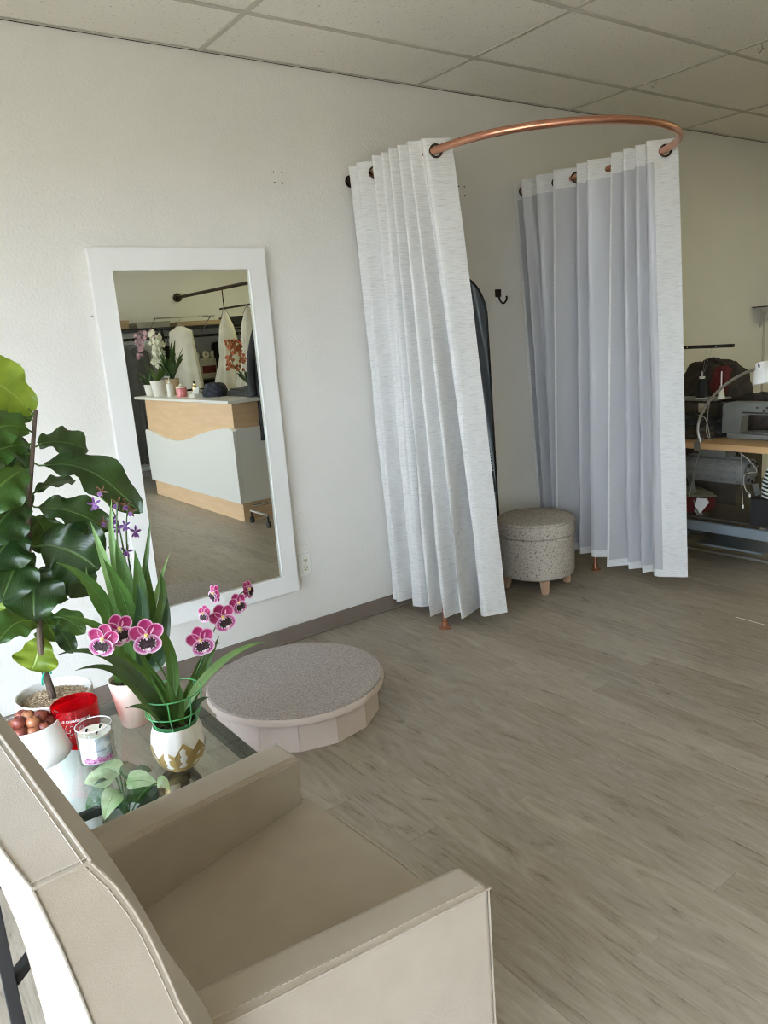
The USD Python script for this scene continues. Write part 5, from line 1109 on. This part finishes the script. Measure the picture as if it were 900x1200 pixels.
garment('garment_bag', 'garment in clear plastic at the left edge of the mirror view', (2.98, -5.38, 1.74), 25, [(-.08, .04, .03), (-.16, .20, .08), (-.7, .22, .10), (-1.45, .24, .11)], 'clear_bag', 8, .14, 23, cat='garment bag')
t = thing('over_rail_hook', 'chrome valet rod holding the cream blouse out from the rail', 'clothes rail'); mesh('valet_rod', MB().cyl((3.30, -5.42, 1.935), (4.05, -5.42, 1.935), .008, 8).cyl((3.32, -5.42, 1.935), (3.32, RKY, 1.76), .006, 8).cyl((4.0, -5.42, 1.935), (4.0, RKY, 1.76), .006, 8), 'chrome', t)
# storage bin hung in the middle
t = thing('storage_bin', 'grey fabric storage bin with white rolls on a shelf behind the counter', 'box', (3.98, -6.0, 1.18)); mesh('bin', MB().rbox((-.26, -.15, 0), (.26, .20, .26), .02), 'storage_box', t); mesh('red_label', MB().box((.0, .2, .08), (.18, .203, .17), .001), 'red_cloth', t)
for k, x in enumerate((-.17, -.05, .08, .19)):
    r = thing('fabric_roll', 'white fabric roll lying on the grey storage bin', 'fabric roll', (3.98+x, -5.98, 1.441+.045), 0, 'white fabric rolls on the bin'); mesh('roll', MB().cyl((0, -.12, 0), (0, .15, 0), .045, 18), 'ivory_satin', r); mesh('core', MB().cyl((0, .149, 0), (0, .152, 0), .016, 12), 'cardboard', r)
t = thing('shelf_unit', 'black shelf unit behind the reception counter', 'shelf', (3.98, -6.05, 0))
for x in (-.42, .42): mesh('side', MB().box((x-.012, -.22, 0), (x+.012, .22, 1.18), .002), 'black_metal', t)
for z in (.02, .42, .80, 1.158): mesh('shelf', MB().box((-.41, -.22, z), (.41, .22, z+.02), .002), 'black_metal', t)
mesh('back_panel', MB().box((-.41, -.215, .04), (.41, -.205, 1.158)), 'black_metal', t)
# overhead rods on the rear wall
t = thing('ceiling_rod', 'dark clothes rod projecting from the rear wall with a lower hanging bar', 'clothes rod')
mesh('flange', MB().cyl((3.99, YF, 2.22), (3.99, YF+.03, 2.22), .055, 20), 'dark_bronze', t)
mesh('rod', MB().cyl((3.99, YF+.02, 2.22), (4.22, -3.4, 2.24), .020, 12), 'dark_bronze', t)
mesh('drop_rod', MB().cyl((4.08, -5.2, 2.22), (4.08, -5.2, 2.0), .007, 8).cyl((4.18, -3.9, 2.23), (4.18, -3.9, 2.0), .007, 8), 'dark_bronze', t)
mesh('lower_bar', MB().cyl((4.075, -5.3, 2.0), (4.19, -3.7, 2.0), .011, 10), 'dark_bronze', t)
ivory = [(-.03, .008, .008), (-.10, .045, .03), (-.20, .085, .05), (-.42, .12, .07), (-.55, .12, .08), (-.95, .24, .14), (-1.30, .36, .19)]
garment('ivory_dress', 'ivory bridal dress with a wide skirt, nearest the rear wall', (4.085, -5.20, 1.998), 8, ivory, 'ivory_satin', 10, .12, 31, cat='dress', group=None)
garment('ivory_dress', 'second ivory bridal dress hanging from the lower bar', (4.112, -4.68, 1.998), 5, ivory, 'ivory_satin', 11, .12, 35, cat='dress', group=None)
garment('ivory_dress', 'third ivory bridal dress closest to the black coat', (4.145, -4.18, 1.998), 10, ivory, 'ivory_satin', 11, .12, 38, cat='dress', group=None)
# rolling rack with a black coat in front of the counter end
t = thing('rolling_rack', 'chrome rolling clothes rack standing at the end of the counter', 'clothes rack')
for x, xu in ((2.96, 3.70), (4.28, 4.28)):
    mesh('upright', MB().cyl((xu, -2.72, .16), (xu, -2.72, 1.80), .013, 10), 'chrome', t)
    f = mesh('foot_bar', MB().cyl((x, -2.95+.17, .11), (x, -2.45, .11), .013, 10), 'chrome', t)
    for y in (-2.77, -2.46): mesh('caster', MB().cyl((x, y, .11), (x, y, .055), .008, 8).cyl((x-.011, y, .030), (x+.011, y, .030), .030, 18), 'dark_metal', f)
mesh('base_rail', MB().cyl((2.96, -2.72, .16), (4.28, -2.72, .16), .013, 10), 'chrome', t)
mesh('top_rail', MB().cyl((3.25, -2.72, 1.80), (4.28, -2.72, 1.80), .014, 10), 'chrome', t)
garment('black_coat', 'long black coat on the rolling rack at the right edge of the mirror', (3.31, -2.72, 1.81), 60, [(-.10, .04, .03), (-.16, .20, .06), (-.5, .20, .07), (-1.10, .23, .08)], 'black_cloth', 8, .1, 44, cat='coat', sleeves=.6)
